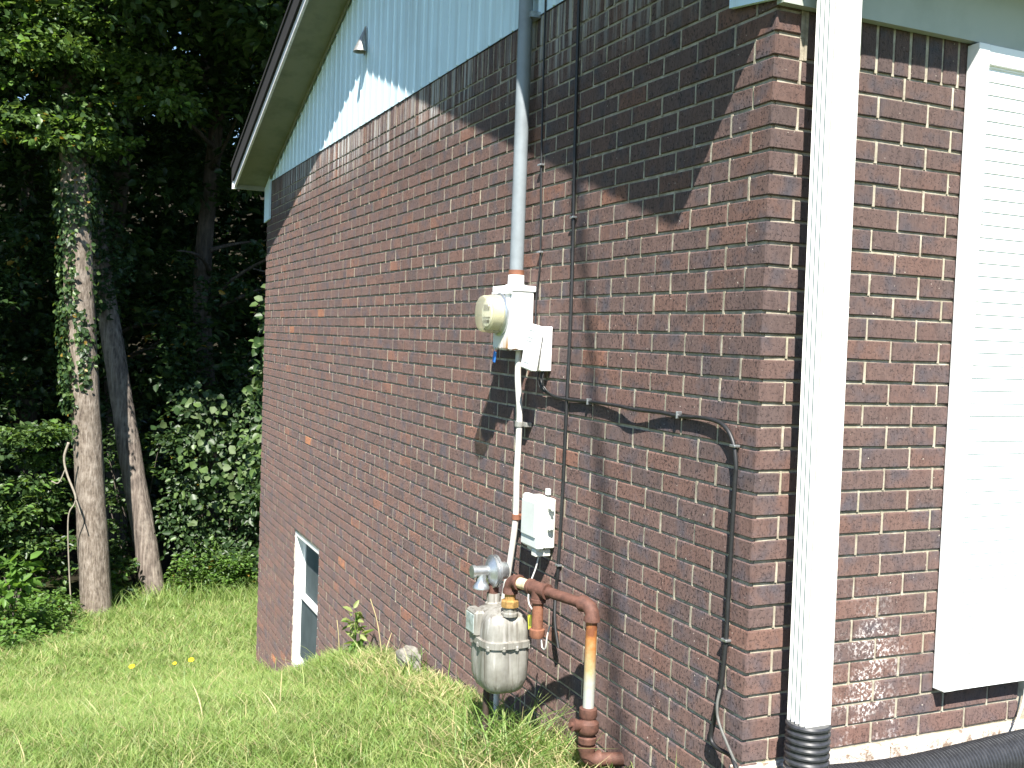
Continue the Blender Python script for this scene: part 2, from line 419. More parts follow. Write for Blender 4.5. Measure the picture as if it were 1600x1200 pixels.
def head_side(y, z0):
    w = random.uniform(.0065,.0105); dp = random.uniform(.0006,.0030); sp = random.choice((.002,.005,.009,.011))
    heads.box((dp, y-w/2, z0-sp), (.0075, y+w/2, z0+BH+random.uniform(.001,.006)))
def head_front(x, z0, wd=None):
    w = wd or random.uniform(.0065,.0105); dp = random.uniform(.0022,.0048)
    heads.box((x-w/2, dp, z0-random.choice((.002,.005,.009))), (x+w/2, .0085, z0+BH+random.uniform(.001,.006)))
def cut(iv, a, b):
    out = []
    for (p, q) in iv:
        if b <= p or a >= q: out.append((p, q)); continue
        if p < a: out.append((p, a))
        if q > b: out.append((b, q))
    return out
for k in range(-3, 68):
    z0 = -k*C; odd = k % 2 == 1
    s0 = .2032 if odd else .1016
    # corner brick
    if k <= 33:
        if odd: lx, ly = .0921, .1937
        else: lx, ly = (.0921 if k <= 2 else .1937), .0921
        p = (random.uniform(-.001,.001), random.uniform(-.001,.001), z0+BH/2)
        items.append((vis(p, (lx+ly)*BH, (-.7,-.7,0)), ('corner', lx, BH, random.randrange(4), ly), p, 's'))
    else:
        add_side(.0, s0-J, z0)
    n = 0; y = s0
    while y < LEN-.02:
        y1 = min(y+.1937, LEN)
        iv = [(y, y1)]
        if z0+BH > WIN[2]+.005 and z0 < WIN[3]-.005: iv = cut(iv, WIN[0], WIN[1])
        for (a, b) in iv:
            if z0+BH > min(ground_z(-.05, a), ground_z(-.05, b))-.12: add_side(a, b, z0)
        if z0+BH > ground_z(-.05, y)-.1 and not (WIN[0]-.02 < y-J/2 < WIN[1]+.02 and WIN[2] < z0+BH/2 < WIN[3]): head_side(y-J/2, z0)
        y += .2032
    if 3 <= k <= 33:
        x = .1016 if odd else .2032
        while x < 2.9:
            iv = [(x, x+.1937)]
            for (a, b) in cut(iv, 1.16, 2.05): add_front(a, b, z0)
            if x < 1.2: head_front(x-J/2, z0)
            x += .2032
    elif k <= 2 and k >= -1: head_front(.1035, z0, .022)
# soldier courses
y = .03; zs = 4*C
while y < LEN-.06:
    add_side(y, y+.058, zs, .165)
    w = random.uniform(.006,.011); heads.box((random.uniform(.001,.003), y-.0048-w/2, zs-.004), (.0075, y-.0048+w/2, zs+.165)); y += .0677
x = .118
while x < 2.9:
    add_front(x, x+.0575, -2*C, .19)
    w = random.uniform(.009,.013); heads.box((x-.005-w/2, random.uniform(.001,.004), -2*C-.005), (x-.005+w/2, .0085, -2*C+.185)); x += .0677
# whitewashed ledge under the front wall
ledge_m = MB(); ledge_m.box((-.004, -.001, -2.62), (9.0, .007, -2.246)); ledge_part = ledge_m.build('foundation_ledge', WHITEWASH, house)
for r in range(3):
    x = -.010+(.10 if r % 2 else .18); add_front(-.012, x-.008, -2.318-r*.073, .064, 'w', -.014)
    while x < 2.9: add_front(x, x+.197, -2.318-r*.073, .064, 'w', -.014); x += .205
# window sill, brick on edge
sill_items = []
yy = WIN[0]-.06
while yy < WIN[1]+.02:
    sill_items.append(yy); yy += .0655
items.sort(key=lambda q: -q[0])
own = [q for q in items if q[3] != 'l'][:286]; own_ids = {id(q) for q in own}
MESHES = {}
def brick_obj(q, parent, mat):
    k = (q[1], mat.name)
    if k not in MESHES: MESHES[k] = brick_mesh(q[1]).mesh('brick', mat, fix=False)
    return link('brick', MESHES[k], parent, loc=q[2])
for q in own: brick_obj(q, side_wall if q[3] == 's' else front_wall, BRICK)
far = MB(); tones = []
for q in items:
    if id(q) in own_ids: continue
    if q[3] == 'l':
        if q[2][0] < 1.3 and q[2][2] > -2.41: brick_obj(q, ledge_part, WHITEWASH)
        continue
    m = brick_mesh(q[1]); n0 = len(far.f)
    far.add([(a+q[2][0], b+q[2][1], c+q[2][2]) for a, b, c in m.v], m.f); tones += [random.random()]*(len(far.f)-n0)
me = far.mesh('brickwork', BRICK_FAR, fix=False)
at = me.attributes.new('tone', 'FLOAT', 'FACE'); at.data.foreach_set('value', tones)
link('brickwork', me, house, 'stuff')
heads.build('mortar_joint', MORTAR, house, kind='stuff', fix=False)
# --- gable siding: planks with a proud rib each
def zin(y): return min(2.904-.328*y, .401+.328*y)
y = .19; PW = .1395
while y < LEN-.2:
    y1 = min(y+PW-.0015, LEN-.19); m = MB()
    m.prism([(y, .402), (y1, .402), (y1, zin(y1)+.02)]+([(LEN/2, zin(LEN/2)+.02)] if y < LEN/2 < y1 else [])+[(y, zin(y)+.02)], 0, -.003, .03)
    c0 = y+.03
    zt2 = zin(c0)+.015
    m.add([(-.003, c0-.010, .404), (-.010, c0-.003, .404), (-.010, c0+.003, .404), (-.003, c0+.010, .404),
           (-.003, c0-.010, zt2), (-.010, c0-.003, zt2), (-.010, c0+.003, zt2), (-.003, c0+.010, zt2)],
          [(0,1,5,4),(1,2,6,5),(2,3,7,6),(0,3,2,1)])
    if y < .45: pass
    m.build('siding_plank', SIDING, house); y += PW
drip = MB(); drip.box((-.004, .2, .397), (.01, LEN-.2, .4008)); drip.build('drip_edge', BLACK, house)
# --- rake: soffit, trim, fascia, dark shingle edge, roof slopes
def zr(y): return min(2.895-.331*y, .375+.3465*y)
RY = 3.7196
def slab(m, ya, yb, dz0, dz1, x0, x1, mi=0):
    pa, pb = zr(ya), zr(yb)
    m.prism([(ya, pa+dz0), (yb, pb+dz0), (yb, pb+dz1), (ya, pa+dz1)], 0, x0, x1, mi)
E0, E1 = -.19, 7.70
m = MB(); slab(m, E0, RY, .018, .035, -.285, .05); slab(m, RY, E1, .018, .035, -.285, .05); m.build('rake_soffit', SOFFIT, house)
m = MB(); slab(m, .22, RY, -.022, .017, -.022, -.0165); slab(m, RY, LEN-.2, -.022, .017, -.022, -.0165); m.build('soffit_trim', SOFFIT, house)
m = MB(); slab(m, E0, RY, .0, .062, -.305, -.286); slab(m, RY, E1, .0, .062, -.305, -.286); m.build('rake_fascia', FASCIA, house)
m = MB(); slab(m, E0-.02, RY, .0635, .205, -.325, -.29); slab(m, RY, E1+.03, .0635, .205, -.325, -.29); m.build('roof_edge', SHINGLE, house)
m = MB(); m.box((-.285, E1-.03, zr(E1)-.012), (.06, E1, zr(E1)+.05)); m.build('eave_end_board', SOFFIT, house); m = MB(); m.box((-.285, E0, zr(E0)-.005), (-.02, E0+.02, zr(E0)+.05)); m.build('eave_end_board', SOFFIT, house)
m = MB(); m.box((-.318, E1, zr(E1)-.01), (-.282, E1+.05, zr(E1)+.085)); m.build('rake_end_cap', WHITE, house)
m = MB(); slab(m, E0-.02, RY, .2075, .235, -.335, 9.3); slab(m, RY, E1+.05, .2075, .235, -.335, 9.3); m.build('roof', SHINGLE, house)
# --- corner return boards, frieze, fascia and gutter over the front wall
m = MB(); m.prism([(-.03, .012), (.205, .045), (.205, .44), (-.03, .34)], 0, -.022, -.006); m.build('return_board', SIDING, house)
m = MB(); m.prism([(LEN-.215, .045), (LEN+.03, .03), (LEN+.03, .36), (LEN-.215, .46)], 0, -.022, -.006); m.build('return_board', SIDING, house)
m = MB(); m.box((-.0045, -.034, .002), (9.0, -.004, .36)); m.build('frieze_board', FRIEZE, house)
m = MB(); m.box((-.0045, -.12, .30), (9.0, -.035, .315)); m.build('eave_soffit', FRIEZE, house)
m = MB(); m.box((-.0045, -.14, .19), (9.2, -.121, .42)); m.build('front_fascia', WHITE, house)
m = MB(); m.prism([(-.142, .20), (-.22, .20), (-.25, .27), (-.25, .325), (-.235, .325), (-.235, .275), (-.21, .215), (-.142, .215)], 0, .0, 9.2); m.build('gutter', WHITE, house)
# --- basement window
y0, y1, z0, z1 = WIN
win = MB()
win.box((.012, y1-.035, z0), (.125, y1, z1)); win.box((.012, y0, z0), (.125, y0+.035, z1))
win.box((.012, y0+.0355, z1-.04), (.125, y1-.0355, z1)); win.box((.010, y0+.0355, z0), (.125, y1-.0355, z0+.035))
w = win.build('window', WHITE, house)
zm = (z0+z1)/2+.02
def sash(xa, za, zb_):
    f = MB(); a, b = y0+.036, y1-.036
    f.box((xa, a, za), (xa+.028, a+.032, zb_), .003); f.box((xa, b-.032, za), (xa+.028, b, zb_), .003)
    f.box((xa, a+.0325, zb_-.034), (xa+.028, b-.0325, zb_), .003); f.box((xa, a+.0325, za), (xa+.028, b-.0325, za+.04), .003)
    f.build('sash', WHITE, w)
    p = MB(); p.box((xa+.010, a+.03, za+.035), (xa+.016, b-.03, zb_-.03)); p.build('pane', SCREEN, w)
sash(.082, zm-.02, z1-.041); sash(.053, z0+.036, zm+.018)
m = MB(); m.box((.30, y0, z0), (.31, y1, z1)); m.build('curtain', mat_plain('curtain_cloth', (.30,.31,.30), .9, 0, .2, 6), w)
for yy in sill_items:
    m = MB(); m.box((-.045, yy, z0-.085), (.06, yy+.056, z0-.004), .003, mat=Matrix.Rotation(math.radians(-6), 3, 'Y')); m.build('brick', BRICK, side_wall)
# --- louvred shutter on the front wall
sh = MB(); sx0, sx1, sz0, sz1 = .752, 1.20, -2.085, -.004
sh.box((sx0, -.052, sz0), (sx0+.046, -.003, sz1), .002); sh.box((sx1-.085, -.052, sz0), (sx1, -.003, sz1), .002)
sh.box((sx0+.0465, -.050, sz1-.062), (sx1-.0855, -.003, sz1), .002); sh.box((sx0+.0465, -.050, sz0), (sx1-.0855, -.003, sz0+.11), .002)
shut = sh.build('shutter', SHUTTER, house)
zz = sz0+.116; a, b = sx0+.0465, sx1-.0855; me = None
while zz < sz1-.066:
    if me is None:
        m = MB(); m.add([(a, -.0395, 0), (b, -.0395, 0), (b, -.0355, .0414), (a, -.0355, .0414), (a, -.018, 0), (b, -.018, 0), (b, -.012, .0415), (a, -.012, .0415)],
                        [(0,1,2,3), (4,7,6,5), (0,4,5,1), (3,2,6,7), (0,3,7,4), (1,5,6,2)]); me = m.mesh('slat', SHUTTER)
    link('slat', me, shut, loc=(0, 0, zz)); zz += .0412
# hidden-side window of the front wall beyond the shutter
m = MB(); m.box((1.165, .03, -1.9), (2.045, .06, -.01)); wf = m.build('window', WHITE, house)
m = MB(); m.box((1.21, .022, -1.85), (2.0, .028, -.06)); m.build('pane', GLASS, wf)
m = MB(); m.box((1.16, .012, -2.24), (2.05, .05, -1.905)); m.build('window_apron', WHITE, house)

# ------------------------------------------------------------------ downspout and drain
CREAMW = mat_paint('downspout_paint', (.84,.82,.75), (.62,.60,.52), .2, 9, .4)
ds = thing('downspout', 'white square metal downspout standing off the brick by the house corner', 'downspout', (.15, -.11, -2.1))
m = MB(); x0, x1, ya, yb = .100, .198, -.150, -.075; prof = []
def ribline(p, q, n, dpt, nx_, ny_):
    out = []
    for i in range(n):
        t = i/n; tt = (i % 2)
        out.append((lerp(p[0], q[0], t)-nx_*dpt*tt, lerp(p[1], q[1], t)-ny_*dpt*tt))
    return out
prof = ribline((x0, yb), (x0, ya), 8, .008, -1, 0)+[(x0+.004, ya-.0015)]+[(x1-.004, ya-.0015)]+ribline((x1, ya), (x1, yb), 8, .004, 1, 0)+ribline((x1, yb), (x0, yb), 6, .003, 0, 1)
m.prism(prof, 2, -2.12, .205); m.v = [(x-.020*(z+2.1)/2.3, y, z) for x, y, z in m.v]; m.build('spout', CREAMW, ds)
dp = thing('drain_pipe', 'black corrugated plastic drain pipe from the downspout along the front wall', 'drain pipe', (.15, -.11, -2.33))
def corr(path, r, step=.0125, seg=28):
    P = smoothpath(path, 10); L = [0]
    for i in range(1, len(P)): L.append(L[-1]+(P[i]-P[i-1]).length)
    n = int(L[-1]/(step/4)); pts = []; rs = []
    j = 0
    for i in range(n+1):
        s_ = L[-1]*i/n
        while j < len(L)-2 and L[j+1] < s_: j += 1
        t = (s_-L[j])/max(1e-9, L[j+1]-L[j]); pts.append(P[j].lerp(P[j+1], t))
        rs.append(r*(1.0 if i % 4 in (1, 2) else .925))
    mm = MB(); mm.tube(pts, rs, seg); return mm
corr([(.148, -.112, -2.085), (.148, -.112, -2.16), (.148, -.112, -2.25), (.150, -.112, -2.34)], .066, .021).build('flexible_connector', CORR, dp, smooth=True)
corr([(.16, -.13, -2.285), (.5, -.155, -2.290), (1.0, -.190, -2.252), (1.6, -.235, -2.222), (2.6, -.29, -2.21)], .066, .0125).build('pipe_run', CORR, dp, smooth=True)
m = MB(); m.tube(smoothpath([(1.175, -.012, -2.085), (1.15, -.03, -2.16), (1.09, -.055, -2.22), (1.03, -.08, -2.26), (.98, -.10, -2.31)]), .0045, 8)
tag(m.build('thin_cable', WIRE, smooth=True), 'thin grey cable hanging below the white shutter to the drain pipe', 'cable')

# ------------------------------------------------------------------ electric service
em = thing('electric_meter', 'white electric meter box with round glass meter and rust stain', 'electric meter', (-.06, 1.645, -1.04))
m = MB(); m.box((-.115, 1.547, -1.042), (-.010, 1.742, -.776), .006); m.build('socket_box', SOCKET, em)
m = MB(); m.box((-.122, 1.541, -.790), (-.004, 1.748, -.764), .004); m.box((-.124, 1.541, -.800), (-.118, 1.748, -.79)); m.build('lid', BOXWHITE, em)
m = MB(); m.box((-.1185, 1.560, -1.035), (-.1155, 1.728, -.80), .001); m.build('cover_plate', SOCKET, em)
m = MB(); m.lathe([(.093, 0), (.093, .010), (.086, .016), (.0, .016)], (-.117, 1.655, -.888), (-1,0,0), 40); m.build('sealing_ring', GALV, em, smooth=True)
m = MB(); m.lathe([(.083, .012), (.083, .055), (.080, .060), (.080, .082), (.075, .092), (.064, .096), (.0, .097)], (-.117, 1.655, -.888), (-1,0,0), 40, cap=False); m.build('glass_cover', COVER, em, smooth=True)
m = MB(); m.lathe([(.070, .016), (.070, .060), (.064, .064), (.0, .064)], (-.117, 1.655, -.888), (-1,0,0), 36); drum = m.build('register_drum', mat_plain('meter_drum', (.52,.51,.43), .5, 0, .1), em, smooth=True)
m = MB(); m.lathe([(.055, 0), (.055, .003), (.0, .003)], (-.1805, 1.655, -.888), (-1,0,0), 32); face = m.build('dial_face', BOXWHITE, em, smooth=True)
m = MB(); m.box((-.1855, 1.625, -.872), (-.1837, 1.690, -.848)); m.box((-.1855, 1.618, -.905), (-.1837, 1.695, -.901))
for q in range(4):
    m.lathe([(.008, 0), (.008, .0016), (0, .0016)], (-.1837, 1.63+q*.017, -.92), (-1,0,0), 10)
m.build('register_marks', BLACK, em)
m = MB(); m.lathe([(.047, 0), (.047, .006), (.036, .010), (.036, .050)], (-.055, 1.645, -.765), (0,0,1), 24); m.build('hub', BOXWHITE, em, smooth=True)
cm = thing('conduit_mast', 'tall grey metal conduit mast rising from the meter box past the siding', 'conduit', (-.055, 1.645, -.715))
m = MB(); m.tube([(-.055, 1.645, -.695), (-.055, 1.645, 2.03)], .0305, 24); m.build('pipe', CONDUIT, cm, smooth=True)
m = MB(); m.lathe([(.034, 0), (.034, .022)], (-.055, 1.645, -.715), (0,0,1), 24); m.build('rusty_collar', RUSTY, cm, smooth=True)
m = MB(); m.lathe([(.034, 0), (.038, .004), (.038, .07), (.034, .075)], (-.055, 1.645, .478), (0,0,1), 24); m.build('coupling', CONDUIT, cm, smooth=True)
m = MB(); m.lathe([(.036, 0), (.060, .03), (.062, .09), (.045, .13), (.0, .14)], (-.055, 1.645, 2.0), (0,0,1), 20); m.build('weatherhead', GALV, cm, smooth=True)
m = MB(); m.box((-.05, 1.60, .385), (-.004, 1.69, .41)); m.build('strap', GALV, cm)
# twisted overhead service cable, out of frame but throwing its blotchy shadow on the brick
m = MB(); dr = Vector((-1, -2.94, -.04)).normalized(); o0 = Vector((-.07, 1.60, 2.04)); u = dr.orthogonal().normalized(); w_ = dr.cross(u)
for q in range(3):
    pts = []
    for i in range(160):
        s_ = i*.09; a = s_*5.0+q*2.094; rr = .010+.007*math.sin(s_*3.1+q)
        pts.append(o0+dr*s_+Vector((0, 0, -.0035*s_*(14-s_)*.25))+(u*math.cos(a)+w_*math.sin(a))*rr)
    m.tube(pts, .0055, 6)
tag(m.build('service_drop_cable', BLACK, smooth=True), 'twisted black overhead service cable leaving the top of the mast', 'cable')
lc = thing('lower_conduit', 'thin pale conduit strapped to brick between meter box and gas meter', 'conduit', (-.06, 1.65, -2.6))
m = MB(); m.tube(smoothpath([(-.05, 1.60, -1.03), (-.05, 1.60, -1.16), (-.042, 1.588, -1.30), (-.042, 1.586, -1.40), (-.048, 1.578, -1.60), (-.045, 1.582, -1.78), (-.05, 1.615, -1.98), (-.055, 1.665, -2.2), (-.06, 1.68, -2.45), (-.06, 1.68, -2.85)]), .0135, 14); m.build('pipe', PVC, lc, smooth=True)
for zz, yy in ((-1.36, 1.587), (-1.765, 1.581)):
    m = MB(); m.lathe([(.0165, -.012), (.0185, -.01), (.0185, .012), (.0165, .013)], (-.043, yy, zz), (0,0,1), 16); m.box((-.03, yy-.045, zz-.010), (-.001, yy+.03, zz+.010), .002); m.build('strap', STEEL if zz > -1.5 else RUSTY, lc)
st = thing('seal_tag', 'small blue plastic seal tag hanging under the electric meter box', 'tag', (-.118, 1.70, -1.10))
m = MB(); m.box((-.124, 1.690, -1.098), (-.116, 1.712, -1.050), .002, mat=Matrix.Rotation(math.radians(14), 3, 'X')); m.build('tag', BLUE, st)
m = MB(); m.tube([(-.119, 1.703, -1.055), (-.118, 1.708, -1.035), (-.117, 1.704, -1.02)], .0012, 5); m.build('wire_loop', GALV, st)
# phone boxes beside the meter
pb = thing('phone_box', 'white telephone box with its grooved cover hanging loose beside the meter box', 'phone box', (-.03, 1.41, -1.12))
m = MB(); m.box((-.050, 1.372, -1.122), (-.002, 1.455, -.936), .004); m.build('base', BOXWHITE, pb)
RT = Matrix.Rotation(math.radians(5), 3, 'Y') @ Matrix.Rotation(math.radians(7), 3, 'X')
m = MB(); m.box((-.096, 1.345, -1.118), (-.066, 1.455, -.930), .005, mat=RT); cov = m.build('cover', BOXWHITE, pb)
m = MB()
for dz in (-.955, -.985, -1.0, -1.09): m.box((-.0972, 1.375, dz), (-.0955, 1.43, dz+.003), mat=None)
m2 = MB(); cc = Vector((-.081, 1.40, -1.024))
m2.add([RT @ (Vector(v)-cc)+cc for v in m.v], m.f); m2.build('groove', BOXGREY, cov)
for i, (ya_, yb_) in enumerate(((1.40, 1.36), (1.385, 1.395), (1.43, 1.42))):
    m = MB(); m.tube(smoothpath([(-.03, ya_, -1.11), (-.035, ya_, -1.16), (-.022, (ya_+yb_)/2-.01, -1.20), (-.010, yb_-.03-.03*i, -1.219)]), .0035, 8)
    tag(m.build('phone_wire', BLACK, smooth=True), ['black wire curling out from the phone box into the level cable', 'black wire dropping straight down from the middle of the phone box', 'black wire looping from the meter side of the phone box'][i], 'wire', 'wires under the phone box')
# lower grey interface box
nb = thing('interface_box', 'pale grey telephone interface box low on the brick above the gas pipe', 'utility box', (-.04, 1.35, -1.87))
m = MB(); m.box((-.050, 1.278, -1.845), (-.003, 1.428, -1.640), .006); m.build('base', BOXPALE, nb)
m = MB(); m.box((-.088, 1.270, -1.850), (-.051, 1.436, -1.633), .010); m.box((-.094, 1.288, -1.80), (-.087, 1.420, -1.655), .003); m.build('cover', BOXGREY, nb)
m = MB(); m.box((-.080, 1.30, -1.880), (-.010, 1.34, -1.851), .003); m.build('cable_entry', BOXPALE, nb); m = MB(); m.box((-.06, 1.385, -1.868), (-.010, 1.425, -1.851), .002); m.build('cable_entry', BOXPALE, nb)
for zz, s_ in ((-1.74, 1.0), (-1.665, .5)):
    m = MB(); m.box((-.045, 1.252, zz-.025*s_), (-.022, 1.2695, zz+.018*s_), .003); m.lathe([(.007, 0), (.007, .006), (.0, .006)], (-.034, 1.252, zz-.012), (0,-1,0), 10); m.build('latch', BOXGREY, nb)
m = MB(); m.box((-.020, 1.330, -1.632), (-.003, 1.352, -1.606), .002); m.build('mounting_lug', BOXGREY, nb)
for i, pts in enumerate(([(-.05, 1.32, -1.86), (-.06, 1.33, -1.93), (-.09, 1.32, -2.0), (-.13, 1.24, -2.05), (-.13, 1.17, -2.08), (-.12, 1.12, -2.14)],
                         [(-.12, 1.14, -2.05), (-.13, 1.12, -2.13), (-.14, 1.085, -2.185), (-.14, 1.055, -2.18), (-.14, 1.045, -2.13), (-.13, 1.045, -2.09)])):
    m = MB(); m.tube(smoothpath(pts), .0032, 8)
    tag(m.build('grey_wire', WIRE, smooth=True), ['pale grey wire from the interface box down behind the gas pipe', 'white looped wire curling out below the rusty drip leg'][i], 'wire')
# black cables on the brick
def cable(name, pts, r, label, clips=()):
    t = thing(name, label, 'cable', pts[-1])
    m = MB(); m.tube(smoothpath(pts), r, 10); m.build('cord', BLACK, t, smooth=True)
    for (y_, z_, hor) in clips:
        m = MB(); m.box((-.022, y_-(.004 if hor else .014), z_-(.012 if hor else .004)), (-.001, y_+(.004 if hor else .014), z_+(.012 if hor else .004)), .0015); m.build('clip', GALV, t)
    return t
cable('thin_wall_cable', [(-.010, 1.548, .62), (-.008, 1.545, .18), (-.010, 1.528, -.226), (-.008, 1.506, -.636), (-.010, 1.525, -.80), (-.012, 1.522, -.95)], .0042, 'thin black cable running straight down between mast and thicker cable', [(1.528, -.25, False), (1.507, -.62, False)])
cable('wall_cable', [(-.010, 1.243, .62), (-.010, 1.236, .36), (-.012, 1.222, -.14), (-.010, 1.202, -.78), (-.012, 1.203, -1.27), (-.010, 1.212, -1.58), (-.012, 1.222, -1.9), (-.012, 1.235, -2.0), (-.03, 1.20, -2.12), (-.03, 1.16, -2.22)], .0068, 'thick black cable running the full height of the brick to the gas pipe', [(1.222, -1.9, False), (1.21, -.5, False)])
cable('level_cable', [(-.010, 1.44, -1.10), (-.022, 1.42, -1.18), (-.010, 1.37, -1.215), (-.012, 1.20, -1.226), (-.010, 1.03, -1.222), (-.015, .80, -1.221), (-.024, .66, -1.224), (-.014, .50, -1.222), (-.010, .40, -1.226), (-.012, .25, -1.220), (-.014, .15, -1.232), (-.013, .098, -1.278), (-.012, .078, -1.35), (-.012, .080, -1.41), (-.010, .089, -1.73), (-.012, .088, -1.888), (-.016, .10, -2.05), (-.018, .125, -2.16), (-.02, .130, -2.205), (-.02, .10, -2.222), (-.03, .02, -2.213), (-.05, -.03, -2.215), (-.06, -.08, -2.26)], .0070, 'black cable sagging level across the brick then down by the corner', [(.40, -1.222, True), (1.02, -1.222, True), (.090, -1.29, False), (.089, -1.885, False)])
m = MB(); m.tube(smoothpath([(-.012, .098, -2.02), (-.03, .093, -2.08), (-.035, .075, -2.13), (-.04, .02, -2.18), (-.05, -.05, -2.23), (-.05, -.10, -2.32)]), .0045, 8)
tag(m.build('corner_cable', mat_plain('dusty_cable', (.10,.10,.09), .6, 0, .3), smooth=True), 'dusty thin cable slanting round the foot of the brick corner', 'cable')

# ------------------------------------------------------------------ gas meter
gm = thing('gas_meter', 'weathered grey gas meter with silver regulator on rusty iron piping', 'gas meter', (-.25, 1.23, -2.62))
GC = (-.255, 1.23)
def sect(hx, hy, z, n=40, pw=3.6, flute=0.0):
    out = []
    for k in range(n):
        a = 2*math.pi*k/n; ca, sa = math.cos(a), math.sin(a)
        r = (abs(ca)**pw+abs(sa)**pw)**(-1/pw)
        r *= 1-flute*(.5+.5*math.cos(4*a))**6*1.0
        out.append((GC[0]+hx*r*ca, GC[1]+hy*r*sa, z))
    return out
def stack(secs, m):
    n = len(secs[0]); vs = [p for s_ in secs for p in s_]
    fs = [(i*n+k, i*n+(k+1)%n, (i+1)*n+(k+1)%n, (i+1)*n+k) for i in range(len(secs)-1) for k in range(n)]
    fs += [tuple(reversed(range(n))), tuple(range((len(secs)-1)*n, len(secs)*n))]
    m.add(vs, fs)
HX, HY = .098, .112
m = MB(); stack([sect(HX*s_, HY*s_, z, flute=f) for s_, z, f in ((.45,-2.383,0), (.66,-2.378,0), (.82,-2.364,.02), (.92,-2.338,.05), (.97,-2.32,.07), (1.0,-2.26,.08), (1.01,-2.205,.08), (1.0,-2.192,.05))], m); m.build('lower_body', GASBODY, gm, smooth=True)
m = MB(); stack([sect(HX*s_, HY*s_, z) for s_, z in ((1.03,-2.193), (1.09,-2.190), (1.09,-2.166), (1.03,-2.163))], m); m.build('flange', GASBODY, gm, smooth=True)
m = MB(); stack([sect(HX*s_, HY*s_, z, flute=f) for s_, z, f in ((1.0,-2.164,.05), (1.0,-2.14,.07), (.97,-2.105,.07), (.90,-2.080,.05), (.76,-2.064,.02), (.5,-2.056,0), (.2,-2.054,0))], m); m.build('upper_body', GASBODY, gm, smooth=True)
for k in range(12):
    a = 2*math.pi*k/12+.2; ca, sa = math.cos(a), math.sin(a); r = (abs(ca)**3.6+abs(sa)**3.6)**(-1/3.6)
    m = MB(); m.lathe([(.009, -.014), (.009, .0), (.007, .004), (0, .004)], (GC[0]+HX*1.04*r*ca, GC[1]+HY*1.04*r*sa, -2.183), (0,0,1), 6); m.build('bolt', GASBODY, gm)
m = MB(); m.box((-.372, 1.215, -2.165), (-.325, 1.315, -2.062), .010); ib = m.build('index_box', GASBODY, gm)
m = MB(); m.box((-.3745, 1.226, -2.150), (-.371, 1.304, -2.078), .001); m.build('index_window', mat_plain('index_glass', (.30,.34,.33), .1, 0, .5, 30), ib)
m = MB(); m.lathe([(.034, 0), (.034, .012), (.027, .016), (.027, .04)], (-.255, 1.150, -2.068), (0,0,1), 16); m.build('port', GASBODY, gm, smooth=True); m = MB(); m.lathe([(.034, 0), (.034, .010), (.027, .016), (.027, .05)], (-.255, 1.312, -2.068), (0,0,1), 16); m.build('port', GASBODY, gm, smooth=True)
m = MB(); m.lathe([(.030, 0), (.036, .003), (.036, .026), (.030, .030)], (-.255, 1.150, -2.035), (0,0,1), 8); m.lathe([(.022, 0), (.022, .045)], (-.255, 1.150, -2.006), (0,0,1), 14); m.build('union_nut', BRASS, gm)
e1, e2 = Vector((-.255, 1.150, -1.928)), Vector((-.120, .735, -1.938)); dv = (e2-e1).normalized()
def elbow(p, d0, d1, r=.0265, reach=.040):
    p, d0, d1 = Vector(p), Vector(d0).normalized(), Vector(d1).normalized()
    a = p+d0*reach; b = p+d1*reach; m = MB()
    m.tube([a+d0*.012, a]+arc(a, p, b, 8)[1:-1]+[b, b+d1*.012], [r*1.14, r*1.14]+[r]*7+[r*1.14]*2, 18)
    return m
elbow(e1, (0,0,-1), dv).build('elbow', RUST, gm, smooth=True)
tee = e1.lerp(e2, .36)
m = MB(); m.tube([e1+dv*.045, tee-dv*.04], .0215, 16); m.build('pipe', CREAM, gm, smooth=True)
m = MB(); m.tube([tee-dv*.05, tee-dv*.038, tee-dv*.036, tee+dv*.036, tee+dv*.038, tee+dv*.05], [.030,.030,.027,.027,.030,.030], 18); m.tube([tee, tee+Vector((0,0,-.036)), tee+Vector((0,0,-.038)), tee+Vector((0,0,-.05))], [.027,.027,.030,.030], 18); m.build('tee', RUST, gm, smooth=True)
m = MB(); m.tube([tee+Vector((0,0,-.045)), tee+Vector((0,0,-.170))], .0215, 16); m.tube([tee+Vector((0,0,-.150)), tee+Vector((0,0,-.153)), tee+Vector((0,0,-.175)), tee+Vector((0,0,-.185)), tee+Vector((0,0,-.188))], [.024,.030,.030,.026,.0], 16); m.build('drip_leg', RUSTY, gm, smooth=True)
m = MB(); m.tube([tee+dv*.045, e2-dv*.045], .0200, 16); m.build('pipe', RUST, gm, smooth=True)
elbow(e2, -dv, (0,0,-1)).build('elbow', RUST, gm, smooth=True)
m = MB(); m.tube([(-.12, .735, -1.985), (-.12, .735, -2.315)], .0205, 18); m.build('riser', RISER, gm, smooth=True)
m = MB(); m.lathe([(.024, .0), (.032, -.004), (.034, -.03), (.028, -.04), (.029, -.045), (.040, -.055), (.042, -.075), (.038, -.090), (.027, -.098), (.027, -.103), (.034, -.108), (.033, -.128), (.025, -.136), (.022, -.16)], (-.12, .735, -2.303), (0,0,1), 18)
m.lathe([(.018, .02), (.018, .052), (.023, .054), (.023, .068), (.010, .070), (.010, .08), (0, .08)], (-.12, .735, -2.372), (-.9,-.1,.2), 12); m.build('valve', RUST, gm, smooth=True)
m = MB(); m.tube([(-.12, .735, -2.44), (-.12, .735, -2.47)], .022, 14); m.build('pipe', RUST, gm, smooth=True)
elbow((-.12, .735, -2.495), (0,0,1), (1,-.35,.0), .029).build('elbow', RUST, gm, smooth=True)
m = MB(); m.tube([(-.085, .723, -2.495), (.03, .683, -2.492)], .024, 14); m.build('pipe', RUST, gm, smooth=True)
